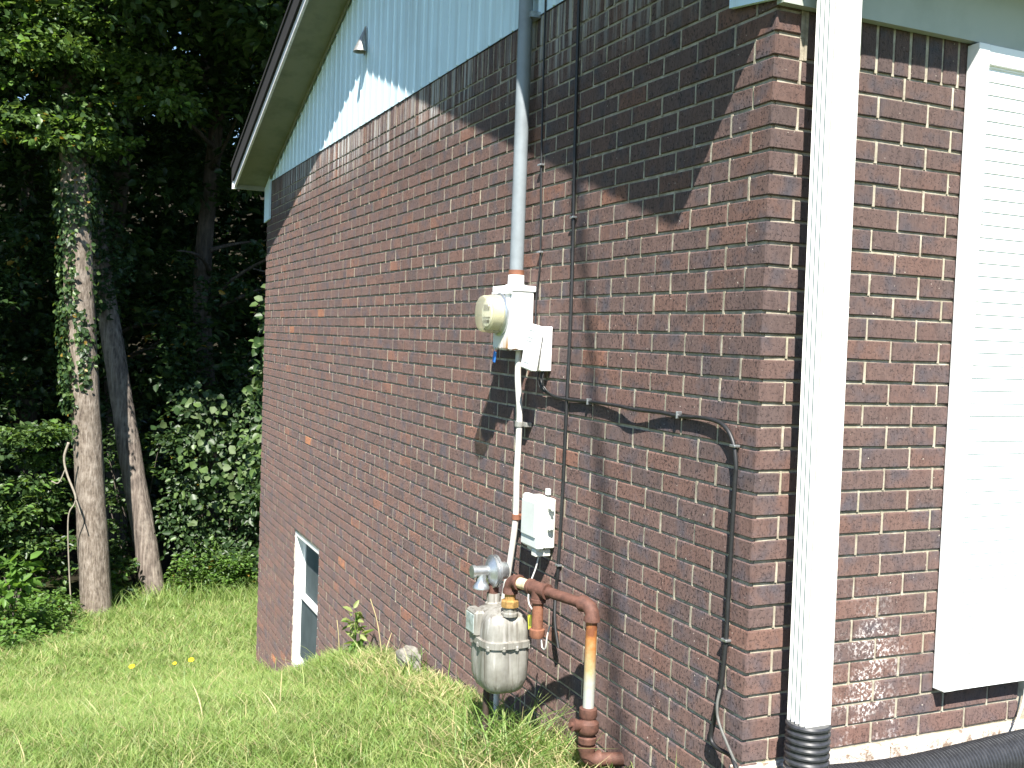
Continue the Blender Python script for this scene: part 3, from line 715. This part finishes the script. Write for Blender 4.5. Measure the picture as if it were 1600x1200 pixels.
# regulator
rg = Vector((-.255, 1.312, -1.93))
m = MB(); m.tube([(-.255, 1.312, -2.02), (-.255, 1.312, -1.955)], .021, 14); m.build('inlet_pipe', RUST, gm, smooth=True)
m = MB(); m.lathe([(.030, -.055), (.034, -.05), (.038, -.02), (.050, -.012), (.066, -.010), (.066, -.001), (.060, 0), (.060, .003), (.066, .004), (.066, .012), (.052, .016), (.040, .028), (.026, .032)], rg, (-1,0,0), 36); reg = m.build('regulator', GALV, gm, smooth=True)
m = MB(); m.lathe([(.022, .03), (.022, .082), (.026, .084), (.026, .098), (.0, .099)], rg+Vector((0,0,.004)), (-1,0,0), 20); m.build('spring_cap', GALV, reg, smooth=True)
m = MB(); m.lathe([(.020, .0), (.020, .035), (.027, .045), (.034, .058), (.034, .064), (.0, .064)], rg+Vector((-.055, 0, -.002)), (0,0,-1), 20); m.build('vent', GALV, reg, smooth=True)
m = MB(); m.tube([(-.30, 1.245, -2.39), (-.30, 1.245, -2.74)], .0125, 10); m.build('support_post', mat_rust('dark_iron', (.025,.016,.012), (.06,.04,.03)), gm, smooth=True)
yt = thing('yellow_tag', 'small bright yellow tag hanging behind the rusty drip leg', 'tag', (-.19, 1.07, -2.11))
m = MB(); m.box((-.196, 1.075, -2.112), (-.190, 1.105, -2.055), .001, mat=Matrix.Rotation(math.radians(-12), 3, 'X')); m.build('tag', YELLOW, yt)
m = MB(); m.tube([(-.193, 1.085, -2.055), (-.195, 1.06, -2.0), (-.215, 1.02, -1.962)], .0014, 5); m.build('wire_loop', GALV, yt)
# conical vent hood on the siding
vh = thing('vent_hood', 'small silver cone shaped hood on the white gable siding', 'vent hood', (-.05, 4.28, .855))
m = MB(); ap = Vector((-.022, 4.30, 1.022)); n = 28; bc = Vector((-.058, 4.28, .862)); vs = []
for rr_, zz in ((1.0, 0.0), (.96, .001)):
    for k in range(n): a = 2*math.pi*k/n; vs.append(bc+Vector((math.cos(a)*.043*rr_, math.sin(a)*.054*rr_, -.018*math.cos(a)*0+zz)))
vs += [ap+Vector((.004*math.cos(2*math.pi*k/n), .005*math.sin(2*math.pi*k/n), 0)) for k in range(n)]
vs += [ap+Vector((.002*math.cos(2*math.pi*k/n), .003*math.sin(2*math.pi*k/n), -.006)) for k in range(n)]
m.add(vs, [(k, (k+1)%n, 2*n+(k+1)%n, 2*n+k) for k in range(n)]+[(n+k, 3*n+k, 3*n+(k+1)%n, n+(k+1)%n) for k in range(n)]+[(k, n+k, n+(k+1)%n, (k+1)%n) for k in range(n)]+[tuple(range(2*n, 3*n))]); m.build('cone', STEEL, vh, smooth=True, fix=False)
m = MB(); m.box((-.021, 4.275, .850), (-.0165, 4.315, 1.035), .001); m.build('back_strip', STEEL, vh)

# ------------------------------------------------------------------ small things on the ground
def lump(name, label, cat, c, r, mat, seed):
    import bmesh
    rr = random.Random(seed); b = bmesh.new(); bmesh.ops.create_icosphere(b, subdivisions=3, radius=1)
    ph = [rr.uniform(0, 6) for _ in range(9)]
    for v in b.verts:
        k = 1+.18*math.sin(4*v.co.x+ph[0])*math.sin(3*v.co.y+ph[1])+.12*math.sin(7*v.co.z+ph[2]+3*v.co.x)+.05*math.sin(15*v.co.y+ph[3])
        v.co = Vector((v.co.x*r[0]*k+c[0], v.co.y*r[1]*k+c[1], max(-.5, min(.62, v.co.z))*r[2]*1.5*k+c[2]))
    me = bpy.data.meshes.new(name); b.to_mesh(me); b.free(); me.materials.append(mat)
    return tag(link(name, me), label, cat)
lump('concrete_lump', 'pale lump of broken concrete at the foot of the brick wall', 'concrete', (-.06, 2.86, ground_z(-.06, 2.86)+.035), (.05, .15, .075), CONCRETE, 3)

# ------------------------------------------------------------------ foliage
def fast_mesh(name, V, F, mi, mats):
    """V (n,3) float, F (m,4) int quads"""
    me = bpy.data.meshes.new(name); me.vertices.add(len(V)); me.vertices.foreach_set('co', V.astype(np.float32).ravel())
    nf = len(F); me.loops.add(nf*4); me.loops.foreach_set('vertex_index', F.astype(np.int32).ravel())
    me.polygons.add(nf); me.polygons.foreach_set('loop_start', np.arange(0, nf*4, 4, dtype=np.int32))
    me.polygons.foreach_set('material_index', mi.astype(np.int32))
    for m_ in mats: me.materials.append(m_)
    me.update(); return me
def leaf_arrays(P, N, T, size, aspect=.62, fold=.25):
    """hexagonal leaf folded on its midrib: 6 verts, 2 quads each"""
    n = len(P); N = N/np.linalg.norm(N, axis=1, keepdims=True)
    T = T-N*np.sum(T*N, 1, keepdims=True); T = T/np.linalg.norm(T, axis=1, keepdims=True); S = np.cross(N, T)
    s = size[:, None]; a = aspect*.5
    b = P; tip = P+T*s-N*s*.12
    l1 = P+T*s*.28+S*s*a*.95+N*s*fold*.3; l2 = P+T*s*.68+S*s*a*.75+N*s*fold*.2
    r1 = P+T*s*.28-S*s*a*.95+N*s*fold*.3; r2 = P+T*s*.68-S*s*a*.75+N*s*fold*.2
    V = np.stack([b, l1, l2, tip, r2, r1], 1).reshape(-1, 3)
    o = np.arange(n)[:, None]*6
    F = np.concatenate([o+np.array([[0,1,2,3]]), o+np.array([[0,3,4,5]])], 1).reshape(-1, 4)
    return V, F
def foliage(name, centres, radii, per, size, mats, weights, parent=None, kind=None, flat=.5, up=1.0, aspect=.62, face=None, droop=.35):
    Cc = np.repeat(np.asarray(centres, float), per, axis=0); R = np.repeat(np.asarray(radii, float), per)
    n = len(Cc); d = RNG.normal(size=(n, 3)); d /= np.linalg.norm(d, axis=1, keepdims=True)
    rad = RNG.random(n)**.45; off = d*(R*rad)[:, None]; off[:, 2] *= flat
    P = Cc+off
    N = RNG.normal(size=(n, 3))*.55+np.array([0, 0, up])
    if face is not None: N += np.array(face)
    T = d*np.array([1, 1, .4])+RNG.normal(size=(n, 3))*.5+np.array([0, 0, -droop])
    V, F = leaf_arrays(P, N, T, size*(.65+.7*RNG.random(n)), aspect)
    mi = np.repeat(RNG.choice(len(mats), n, p=np.array(weights)/sum(weights)), 2)
    return link(name, fast_mesh(name, V, F, mi, mats), parent, kind)
def boxpts(n, a, b): return np.array(a)+RNG.random((n, 3))*(np.array(b)-np.array(a))
def ball(n, c, r, top=True):
    d = RNG.normal(size=(n, 3)); d /= np.linalg.norm(d, axis=1, keepdims=True)
    return np.array(c)+d*(RNG.random(n)**.4)[:, None]*np.array(r)
def trunk_mesh(path, radii, seg=18, rough=.05):
    P = smoothpath(path, 8); n = len(P); R = np.interp(np.linspace(0, len(radii)-1, n), range(len(radii)), radii)
    m = MB(); m.tube(P, list(R), seg)
    m.v = [(x+random.uniform(-1,1)*rough*.15, y+random.uniform(-1,1)*rough*.15, z) for x, y, z in m.v]
    return m
def limb(m, p, q, r0, r1, bend=.3):
    p, q = Vector(p), Vector(q); mid = (p+q)/2+Vector((random.uniform(-bend,bend), random.uniform(-bend,bend), random.uniform(0,bend)))
    P = arc(p, mid, q, 7); m.tube(P, [lerp(r0, r1, i/7) for i in range(8)], 7)
def shade_ok(P, margin=.45):
    P = np.asarray(P); st = (12.6-P[:, 1])/.66; zl = P[:, 2]-.885*st; xl = P[:, 0]+.30*st
    zb = np.interp(xl, [-4.5, -3.8, -1.0, -.4], [.6, 3.3, 3.3, -.7])
    return P[(P[:, 1] > 12.7) | (zl > zb+margin)]
DARKMIX = ([L_DEEP, L_MID, L_LIGHT, L_GOLD], [.56,.335,.10,.005])
# ivy-clad tree
t1 = thing('ivy_tree', 'tall pale tree with ivy climbing its trunk and sunlit low leaves', 'tree', (-1.25, 12.4, ground_z(-1.25, 12.4)))
trunk_mesh([(-1.23,12.4,-5.3), (-1.25,12.41,-4.75), (-1.38,12.57,-2.68), (-1.50,12.71,-.96), (-1.56,12.8,.34), (-1.64,12.9,1.63), (-1.73,13.02,3.36), (-1.9,13.2,7.0), (-2.0,13.3,11)], [.235,.200,.186,.192,.185,.17,.16,.12,.05], 26, .06).build('trunk', BARK_A, t1, smooth='all')
m = MB()
for q in range(26):
    z = random.uniform(2.9, 8.5); a = random.uniform(.2, 2.9); L = random.uniform(1.2, 3.4)
    limb(m, (-1.7, 13.0, z), (-1.7+L*math.cos(a), 13.0+L*math.sin(a), z+random.uniform(.1, 1.2)), .05, .012)
m.build('branch', BARK_D, t1, smooth='all', kind='stuff')
ivp, ivn = [], []
TP = [(-1.25,12.41,-4.75,.2), (-1.38,12.57,-2.68,.186), (-1.50,12.71,-.96,.19), (-1.56,12.8,.34,.185), (-1.64,12.9,1.63,.17), (-1.73,13.02,3.36,.16)]
def ivy(n, z0, z1, a0, a1, spread=.05):
    for _ in range(n):
        z = random.uniform(z0, z1); r = [np.interp(z, [t[2] for t in TP], [t[i] for t in TP]) for i in (0, 1, 3)]
        a = math.radians(random.uniform(a0, a1)); k = r[2]+random.uniform(.0, spread)
        ivp.append((r[0]+math.cos(a)*k, r[1]+math.sin(a)*k, z)); ivn.append((math.cos(a), math.sin(a), .25))
# angles: camera looks along about +y, so -90 deg faces it, 180 is its left flank
ivy(1500, .3, 3.4, 140, 400, .13); ivy(420, -.9, .8, 165, 262, .10); ivy(420, -2.2, -.7, 170, 225, .14); ivy(140, -1.9, -.8, 250, 290, .05); ivy(90, -1.6, .6, 300, 350, .10); ivy(60, -2.6, -1.5, 200, 240, .14)
ivp = np.array(ivp); ivn = np.array(ivn); n = len(ivp)
V, F = leaf_arrays(ivp, ivn+RNG.normal(size=(n, 3))*.35, RNG.normal(size=(n, 3))*.6+np.array([0,0,-.7]), .045+.035*RNG.random(n), .8)
IVM = [L_MID, L_LIGHT, L_DEEP, L_GOLD]
link('ivy', fast_mesh('ivy', V, F, np.repeat(RNG.choice(4, n, p=[.44,.30,.24,.02]), 2), [L_MID, L_LIGHT, L_DEEP, L_GOLD]), t1)
low = []
for _ in range(120):
    x = random.uniform(-3.6, -.35); y = random.uniform(11.9, 12.7); z = 1.45+.48*random.choice((0, 1, 2, 3, 4))+random.uniform(-.22, .22)
    if x > -1.0 and z < 1.9: z += .55
    low.append((x, y, z))
low = np.array(low)
foliage('low_foliage', low, RNG.uniform(.28,.5,len(low)), 95, .088, [L_MID, L_LIGHT, L_BRIGHT, L_GOLD], [.42,.39,.18,.010], t1, flat=.30, aspect=.75)
cr = shade_ok(np.concatenate([boxpts(520, (-6, 8.0, 2.9), (2.6, 14, 10)), boxpts(120, (-1.6, 8.3, 2.6), (1.6, 12, 6)), boxpts(230, (-7, 12.8, 2.4), (1.5, 15.5, 9)), ball(60, (-1.9, 13, 8), (4, 3, 4))]))
foliage('crown', cr, RNG.uniform(.5,.85,len(cr)), 115, .135, *DARKMIX, t1, flat=.45)
# leaning tree
t2 = thing('leaning_tree', 'darker furrowed tree leaning to the left behind the ivy clad trunk', 'tree', (-.37, 13.65, ground_z(-.37, 13.65)))
trunk_mesh([(-.33,13.6,-5.5), (-.39,13.66,-5.03), (-.56,13.78,-4.0), (-.73,13.91,-3.03), (-.97,14.09,-1.51), (-1.11,14.2,-.65), (-1.31,14.35,.68), (-1.7,14.6,3.5), (-2.1,14.9,7)], [.215,.175,.168,.165,.155,.15,.14,.11,.06], 22, .05).build('trunk', BARK_B, t2, smooth='all')
cr = np.concatenate([boxpts(75, (-4, 13.2, 1.2), (1.2, 17, 6)), ball(70, (-2, 15, 7.5), (3.5, 2.5, 3.5))])
foliage('crown', cr, RNG.uniform(.5,.85,len(cr)), 80, .14, *DARKMIX, t2, flat=.5)
cl = np.array([(np.interp(z, [-1.5, .7, 3.5], [-.97, -1.31, -1.7])+random.uniform(-.2,.2), np.interp(z, [-1.5, .7, 3.5], [13.85, 14.1, 14.3])+random.uniform(-.2,.05), z) for z in np.linspace(-.75, 3.2, 34)])
foliage('trunk_fade_leaves', cl, [.30]*len(cl), 60, .085, [L_DEEP, L_MID], [.7,.3], t2, flat=.9, face=(0,-.5,0))  # dark leaves added over the upper trunk so it fades as into shade
# dead branch between the trunks
db = MB(); db.tube(smoothpath([(-1.63,12.15,-2.56), (-1.68,12.17,-2.77), (-1.64,12.14,-2.98), (-1.54,12.08,-3.25), (-1.55,12.08,-3.36), (-1.62,12.10,-3.55), (-1.60,12.12,-4.2), (-1.55,12.1,-4.95)]), [.017]*8+[.014]*20+[.009]*29, 8)
db.tube(smoothpath([(-1.66,12.16,-2.90), (-1.74,12.18,-3.09), (-1.83,12.2,-3.07)]), .008, 6); db.tube(smoothpath([(-1.54,12.08,-3.27), (-1.50,12.06,-3.4), (-1.47,12.05,-3.5)]), .008, 6)
tag(db.build('dead_branch', BRANCH, smooth='all'), 'crooked bare grey branch standing left of the ivy clad trunk', 'branch')
# trees further into the wood
wood = [((-5.4, 14.5), .17, 'slim dark tree far left inside the wood', 2.6), ((-3.6, 16.6), .20, 'dark tree in the gloom left of the ivy clad trunk', 2.6), ((.55, 15.4), .17, 'tree with a pale forked limb beside the roof edge', 2.4),
        ((2.6, 14.4), .2, 'bushy dark tree rising behind the far end of the house', 2.6), ((-.7, 18.5), .2, 'straight dark tree deep in the wood between both pale trunks', 2.8), ((-7.5, 11.5), .22, 'broad tree at the outer left edge of the wood', 3.0), ((4.8, 18), .22, 'tall tree behind the house roof deep in the wood', 3.0), ((-2.3, 20.5), .22, 'rearmost dark tree in the middle of the wood', 3.0)]
for (px, py), r, lab, cr_ in wood:
    g = ground_z(px, py); t = thing('wood_tree', lab, 'tree', (px, py, g), 'trees further inside the wood')
    trunk_mesh([(px, py, g-.3), (px+.05, py, g+2), (px-.1, py+.1, g+5), (px+.15, py+.15, g+9), (px, py, g+13)], [r*1.2, r, r*.85, r*.6, .04], 14).build('trunk', BARK_D, t, smooth='all')
    m = MB()
    for q in range(14):
        z = g+random.uniform(3.5, 11); a = random.uniform(0, 6.28); L = random.uniform(1, 2.4)
        limb(m, (px, py, z), (px+L*math.cos(a), py+L*math.sin(a), z+random.uniform(.1, 1)), .045, .01)
    if abs(px-.55) < .01:
        m.build('branch', BARK_D, t, smooth='all', kind='stuff'); m = MB()
        P = smoothpath([(.35, 15.2, 2.9), (.43, 15.1, 3.75), (.62, 15.0, 4.22), (.80, 15.0, 5.2)]); m.tube(P, [.085]*len(P), 10)
        P = smoothpath([(.55, 15.05, 4.0), (.75, 15.0, 4.15), (1.05, 15.0, 4.2)]); m.tube(P, [.035]*len(P), 8); m.build('limb', BARK_A, t, smooth='all')
    else: m.build('branch', BARK_D, t, smooth='all', kind='stuff')
    cs = shade_ok(np.concatenate([ball(90, (px, py, g+10), (cr_*1.15, cr_*1.15, 4.6)), ball(26, (px, py, g+4.5), (cr_*.8, cr_*.7, 2.4))]))
    foliage('crown', cs, RNG.uniform(.45,.8,len(cs)), 70, .15, *DARKMIX, t, flat=.5)
# saplings and shrubs
def shrub(name, label, base, clusters, rad, per, size, mats, w, flat=.6, aspect=.62, stems=6, **kw):
    g = ground_z(base[0], base[1]); t = thing(name, label, 'shrub', (base[0], base[1], g))
    foliage('foliage', clusters, RNG.uniform(rad*.7, rad*1.25, len(clusters)), per, size, mats, w, t, flat=flat, aspect=aspect, **kw)
    m = MB(); cl = [clusters[random.randrange(len(clusters))] for _ in range(stems)]
    for c in cl: limb(m, (base[0]+random.uniform(-.1,.1), base[1]+random.uniform(-.1,.1), g-.05), tuple(c), .016, .005, .15)
    m.build('stem', BARK_D, t, smooth='all', kind='stuff'); return t
M3 = [L_MID, L_LIGHT, L_DEEP, L_BRIGHT]
cl = np.concatenate([boxpts(18, (-3.4,12.3,-2.75), (-1.75,13.1,-2.45)), boxpts(24, (-3.2,12.5,-3.7), (-1.75,13.3,-3.1)), boxpts(34, (-3.4,12.5,-4.7), (-1.65,13.3,-3.7)), boxpts(9, (-2.2,13.0,-3.0), (-1.6,13.4,-2.4))])
shrub('layered_shrub', 'tall shrub in leafy tiers left of the ivy clad trunk', (-2.3, 12.9), cl, .31, 120, .085, M3, [.40,.36,.12,.12], flat=.38)
cl = np.concatenate([boxpts(36, (-3.6,9.6,-4.8), (-2.15,10.8,-4.1)), boxpts(24, (-2.2,10.6,-4.9), (-1.75,11.8,-4.45))])
shrub('low_bush', 'low bright green bush where lawn meets wood on the left', (-2.3, 10.2), cl, .28, 150, .060, [L_BRIGHT, L_LIGHT, L_MID], [.68,.26,.06], flat=.75, up=1.3, stems=10)
cl = boxpts(7, (-2.45,10.2,-4.1), (-2.1,10.5,-3.65))
shrub('broadleaf_sprout', 'bright broad leaved sprout rising above the low bush at left', (-2.3, 10.35), cl, .16, 14, .16, [L_BRIGHT], [1], flat=.7, aspect=.5, stems=5)
cl = boxpts(20, (-1.05,13.0,-5.1), (-.80,13.6,-4.45))
shrub('small_bush', 'small sunlit bush between the two pale trunks', (-.9, 13.3), cl, .22, 90, .07, M3, [.35,.35,.15,.15], flat=.6)
cl = boxpts(16, (-1.1,14.4,-4.6), (-.2,15.4,-2.2))
shrub('inner_sapling', 'leafy sapling catching spots of sun behind the leaning trunk', (-.5, 14.9), cl, .35, 80, .085, M3, [.45,.25,.28,.02], flat=.5)
cl = np.concatenate([boxpts(40, (-.1,13.7,-4.7), (1.8,14.5,-1.9)), boxpts(18, (.35,13.5,-3.3), (1.8,13.9,-2.1)), boxpts(16, (-.1,13.5,-4.6), (1.6,13.8,-3.6))])
sh4 = shrub('vine_thicket', 'thicket draped with big pale round vine leaves beside the house', (.7, 14.1), cl, .38, 75, .075, [L_MID, L_DEEP, L_LIGHT], [.45,.32,.23], flat=.8, up=.6, face=(-.3,-.9,0))
cl2 = boxpts(34, (.0,13.3,-4.0), (1.7,13.8,-2.0))
foliage('vine_leaves', cl2, [.32]*len(cl2), 10, .10, [L_PALE, L_LIGHT, L_MID], [.3,.2,.5], sh4, flat=.9, up=.35, aspect=1.0, face=(-.35,-.9,.1), droop=.8)
cl = boxpts(44, (.0,13.2,-5.0), (1.9,14.0,-4.35))
shrub('low_bush', 'low bright bush beside the far corner of the brick house', (.8, 13.6), cl, .25, 120, .060, [L_BRIGHT, L_LIGHT, L_MID, L_GOLD], [.60,.30,.09,.01], flat=.7, up=1.3, stems=10)
g = ground_z(.18, 8.9)
cl = np.array([(.26+random.uniform(-.14,.14), 8.9+random.uniform(-.3,.3), z) for z in np.linspace(-2.6, -.6, 12)])
shrub('slim_sapling', 'slim sapling with sunlit leaves right at the far house corner', (.50, 9.0), cl, .16, 26, .09, [L_LIGHT, L_PALE, L_MID], [.45,.2,.35], flat=.9, aspect=.8, stems=2, up=.5, face=(-.3,-.7,0))
for i, (bx, by, zt_) in enumerate(((-3.4, 14.2, .6), (.9, 14.6, .4), (-1.9, 15.8, .8), (2.2, 12.6, -.6), (-5.2, 12.6, -1.6))):
    g = ground_z(bx, by); cl = boxpts(60, (bx-1.1, by-.7, g+.5), (bx+1.1, by+.7, zt_))
    shrub('understory_tree', ['dim understory tree at the left frame edge', 'dim understory tree above the vine thicket', 'dim understory tree behind the leaning trunk', 'dim understory tree hidden behind the house corner', 'dim understory tree at the far left wood edge'][i], (bx, by), cl, .42, 75, .10, *[DARKMIX[0], [.62,.30,.06,.02]], flat=.45)
# the wood beyond, one mass
cl = np.concatenate([boxpts(760, (-16, 19, -5.5), (12, 26, 3.5)), boxpts(420, (-18, 27, -5), (14, 33, 9)), boxpts(620, (-18, 20, 3), (14, 28, 14))])
foliage('far_woods', cl, RNG.uniform(.7,1.3,len(cl)), 105, .25, [L_DEEP, L_MID], [.8,.2], None, 'stuff', flat=.6)
# undergrowth along the lawn edge
ue = []
for _ in range(230):
    t_ = random.uniform(0, 1.0); x = np.interp(t_, [0, .25, .5, .56, 1], [-3.6, -2.4, -1.62, -1.0, .9])+random.uniform(-.12,.12); y = np.interp(t_, [0, .25, .5, .56, 1], [9.0, 9.9, 11.9, 13.1, 13.6])+random.uniform(-.2,.6); 
    if -.95 < x < -.1: continue
    ue.append((x, y, ground_z(x, y)+random.uniform(.0,.26)))
foliage('undergrowth', ue, RNG.uniform(.12,.26,len(ue)), 55, .055, [L_BRIGHT, L_LIGHT, L_MID, L_GOLD], [.60,.28,.10,.02], None, 'stuff', flat=.9, aspect=.5, up=1.3)

# ------------------------------------------------------------------ lawn
def grass(name, P, H, W, lean, mats, wts, kind='stuff', parent=None, dirs=None, curl=.5):
    n = len(P); a = RNG.random(n)*2*np.pi if dirs is None else dirs
    D = np.stack([np.cos(a), np.sin(a), np.zeros(n)], 1); ph = RNG.random(n)*2*np.pi
    S = np.stack([np.cos(ph), np.sin(ph), np.zeros(n)], 1); U = np.array([0, 0, 1.0]); h = H[:, None]; w = W[:, None]; ln = lean[:, None]
    lv = []
    for t, k in ((0, 1.0), (.4, .85), (.75, .55), (1.0, .08)):
        c = P+U*h*(t-curl*.35*ln*t*t)+D*h*ln*t*t
        lv += [c-S*w*k*.5, c+S*w*k*.5]
    V = np.stack(lv, 1).reshape(-1, 3); o = np.arange(n)[:, None]*8
    F = np.concatenate([o+np.array([[0,1,3,2]]), o+np.array([[2,3,5,4]]), o+np.array([[4,5,7,6]])], 1).reshape(-1, 4)
    mi = np.repeat(RNG.choice(len(mats), n, p=np.array(wts)/sum(wts)), 3)
    return link(name, fast_mesh(name, V, F, mi, mats), parent, kind)
def scatter(n, x0, x1, y0, y1, keep):
    x = x0+(x1-x0)*RNG.random(n); y = y0+(y1-y0)*RNG.random(n); k = keep(x, y); x, y = x[k], y[k]
    return np.stack([x, y, gz(x, y)-.005], 1)
inhouse = lambda x, y: ~((x > -.004) & (y > -.02) & (y < LEN+.02))
def patch(x, y): return np.sin(x*2.3+1)*np.sin(y*1.9+.4)+.6*np.sin(x*5.1+y*3.7)
Ps = [scatter(110000, -2.7, 0, .3, 4.5, inhouse), scatter(80000, -3.4, .4, 4.5, 8.2, inhouse), scatter(60000, -4.2, 1.4, 8.2, 13.6, inhouse), scatter(9000, -3.2, .0, -1.2, .35, inhouse)]
P = np.concatenate(Ps); n = len(P); far_ = np.clip((P[:, 1]-3)/7, 0, 1); pt = patch(P[:, 0], P[:, 1])
H = (.056+.052*far_+.012*pt)*(.5+RNG.random(n)); Wd = (.0040+.0055*far_)*(.7+.6*RNG.random(n))
grass('grass', P, H, Wd, .4+1.0*RNG.random(n), [G1, G2, G3, G4], [.42,.37,.15,.06])
# tall seeding tufts scattered over the slope
k = scatter(1500, -3.2, .3, 1.2, 12, inhouse); n = len(k)
grass('tall_grass', k, .09+.13*RNG.random(n), .0045+.003*RNG.random(n), .5+.7*RNG.random(n), [G1, G2, G4], [.4,.38,.22])
k = scatter(1500, -1.3, 1.3, 12.2, 13.9, inhouse); n = len(k)
grass('tall_grass', k, .15+.22*RNG.random(n), .008+.005*RNG.random(n), .4+.6*RNG.random(n), [G1, G2, G3], [.5,.3,.2])
# straw at the foot of the wall
k = scatter(800, -.28, -.02, 1.9, 3.4, inhouse); n = len(k)
grass('dry_straw', k, .04+.06*RNG.random(n), .004+.003*RNG.random(n), .5+1.0*RNG.random(n), [G4, G2], [.85,.15])
k = scatter(700, -.5, -.02, .5, 1.5, inhouse); n = len(k)
grass('dry_straw', k, .06+.10*RNG.random(n), .004+.002*RNG.random(n), .5+1.0*RNG.random(n), [G4, G2, G3], [.6,.2,.2])
# long tuft under the gas meter
def tuft(name, label, c, n, r, h, lean, mats, w, wd=.006):
    x = c[0]+RNG.normal(size=n)*r; y = c[1]+RNG.normal(size=n)*r; x = np.minimum(x, -.012)
    P = np.stack([x, y, gz(x, y)-.01], 1)
    o = grass(name, P, h*(.45+.7*RNG.random(n)), wd*(.7+.6*RNG.random(n)), lean*(.4+RNG.random(n)), mats, w, None)
    return tag(o, label, 'grass tuft')
tuft('grass_tuft', 'long dark grass tuft under the gas meter', (-.25, 1.12), 260, .11, .26, 1.0, [G1, G3, G2], [.4,.4,.2], .0065)
tuft('grass_tuft', 'grass tuft growing from the lump of concrete by the wall', (-.10, 2.72), 60, .04, .16, .8, [G3, G1], [.6,.4])
tuft('grass_tuft', 'sparse green blades at the foot of the brick corner by the cable', (-.05, .10), 16, .05, .30, .5, [G1, G2], [.5,.5], .005)
tuft('grass_tuft', 'thin pale grass tuft beside the bottom of the rusty riser pipe', (-.12, .95), 90, .10, .20, 1.0, [G2, G4, G1], [.4,.3,.3], .004)
# green weed and dry stalks against the wall
wd = thing('weed', 'upright bright green leafy weed against the brick wall', 'weed', (-.12, 3.75, ground_z(-.12, 3.75)))
zc = np.linspace(.08, .30, 7); cl = np.array([(-.12+.02*math.sin(i), 3.75+.02*math.cos(2*i), ground_z(-.12, 3.75)+z) for i, z in enumerate(zc)])
foliage('leaves', cl, [.04]*7, 9, .060, [L_BRIGHT, G2], [.4,.6], wd, flat=.6, up=.7, aspect=.45)
m = MB(); m.tube([(-.12, 3.75, ground_z(-.12, 3.75)-.02), (-.12, 3.75, cl[-1][2])], .005, 6); m.build('stem', L_BRIGHT, wd)
for i, (x, y, h, dx, dy) in enumerate(((-.08, 3.30, .30, -.02, .22), (-.08, 4.25, .26, 0, .10))):
    g = ground_z(x, y); m = MB(); m.tube(smoothpath([(x, y, g-.02), (x+dx*.4, y+dy*.45, g+h*.6), (x+dx, y+dy, g+h)]), [.004]*8+[.003]*9, 6)
    tag(m.build('dry_stalk', G4, smooth='all'), ['bare straw coloured stalk leaning right of the green weed', 'bare straw coloured stalk leaning left of the green weed'][i], 'stalk')
for i, (x, y, lab) in enumerate(((-1.2, 6.93, 'yellow dandelion flower nearest the camera in the lawn'), (-.73, 6.73, 'yellow dandelion flower closest to the house wall'), (-.86, 6.79, 'small orange yellow dandelion between the other two flowers'))):
    g = ground_z(x, y); hh = .17+(.02 if i == 1 else 0); f = thing('dandelion', lab, 'flower', (x, y, g), 'dandelions in the lawn')
    m = MB(); m.tube([(x, y, g-.01), (x+.005, y, g+hh)], .002, 5); m.build('stem', G1, f)
    m = MB(); R_ = .026 if i < 2 else .017; m.lathe([(.006, -.008), (R_, .004), (R_*.9, .010), (R_*.5, .014), (0, .014)], (x+.005, y, g+hh), (-.2,-.35,1), 14); m.build('petals', PETAL, f, smooth=True)
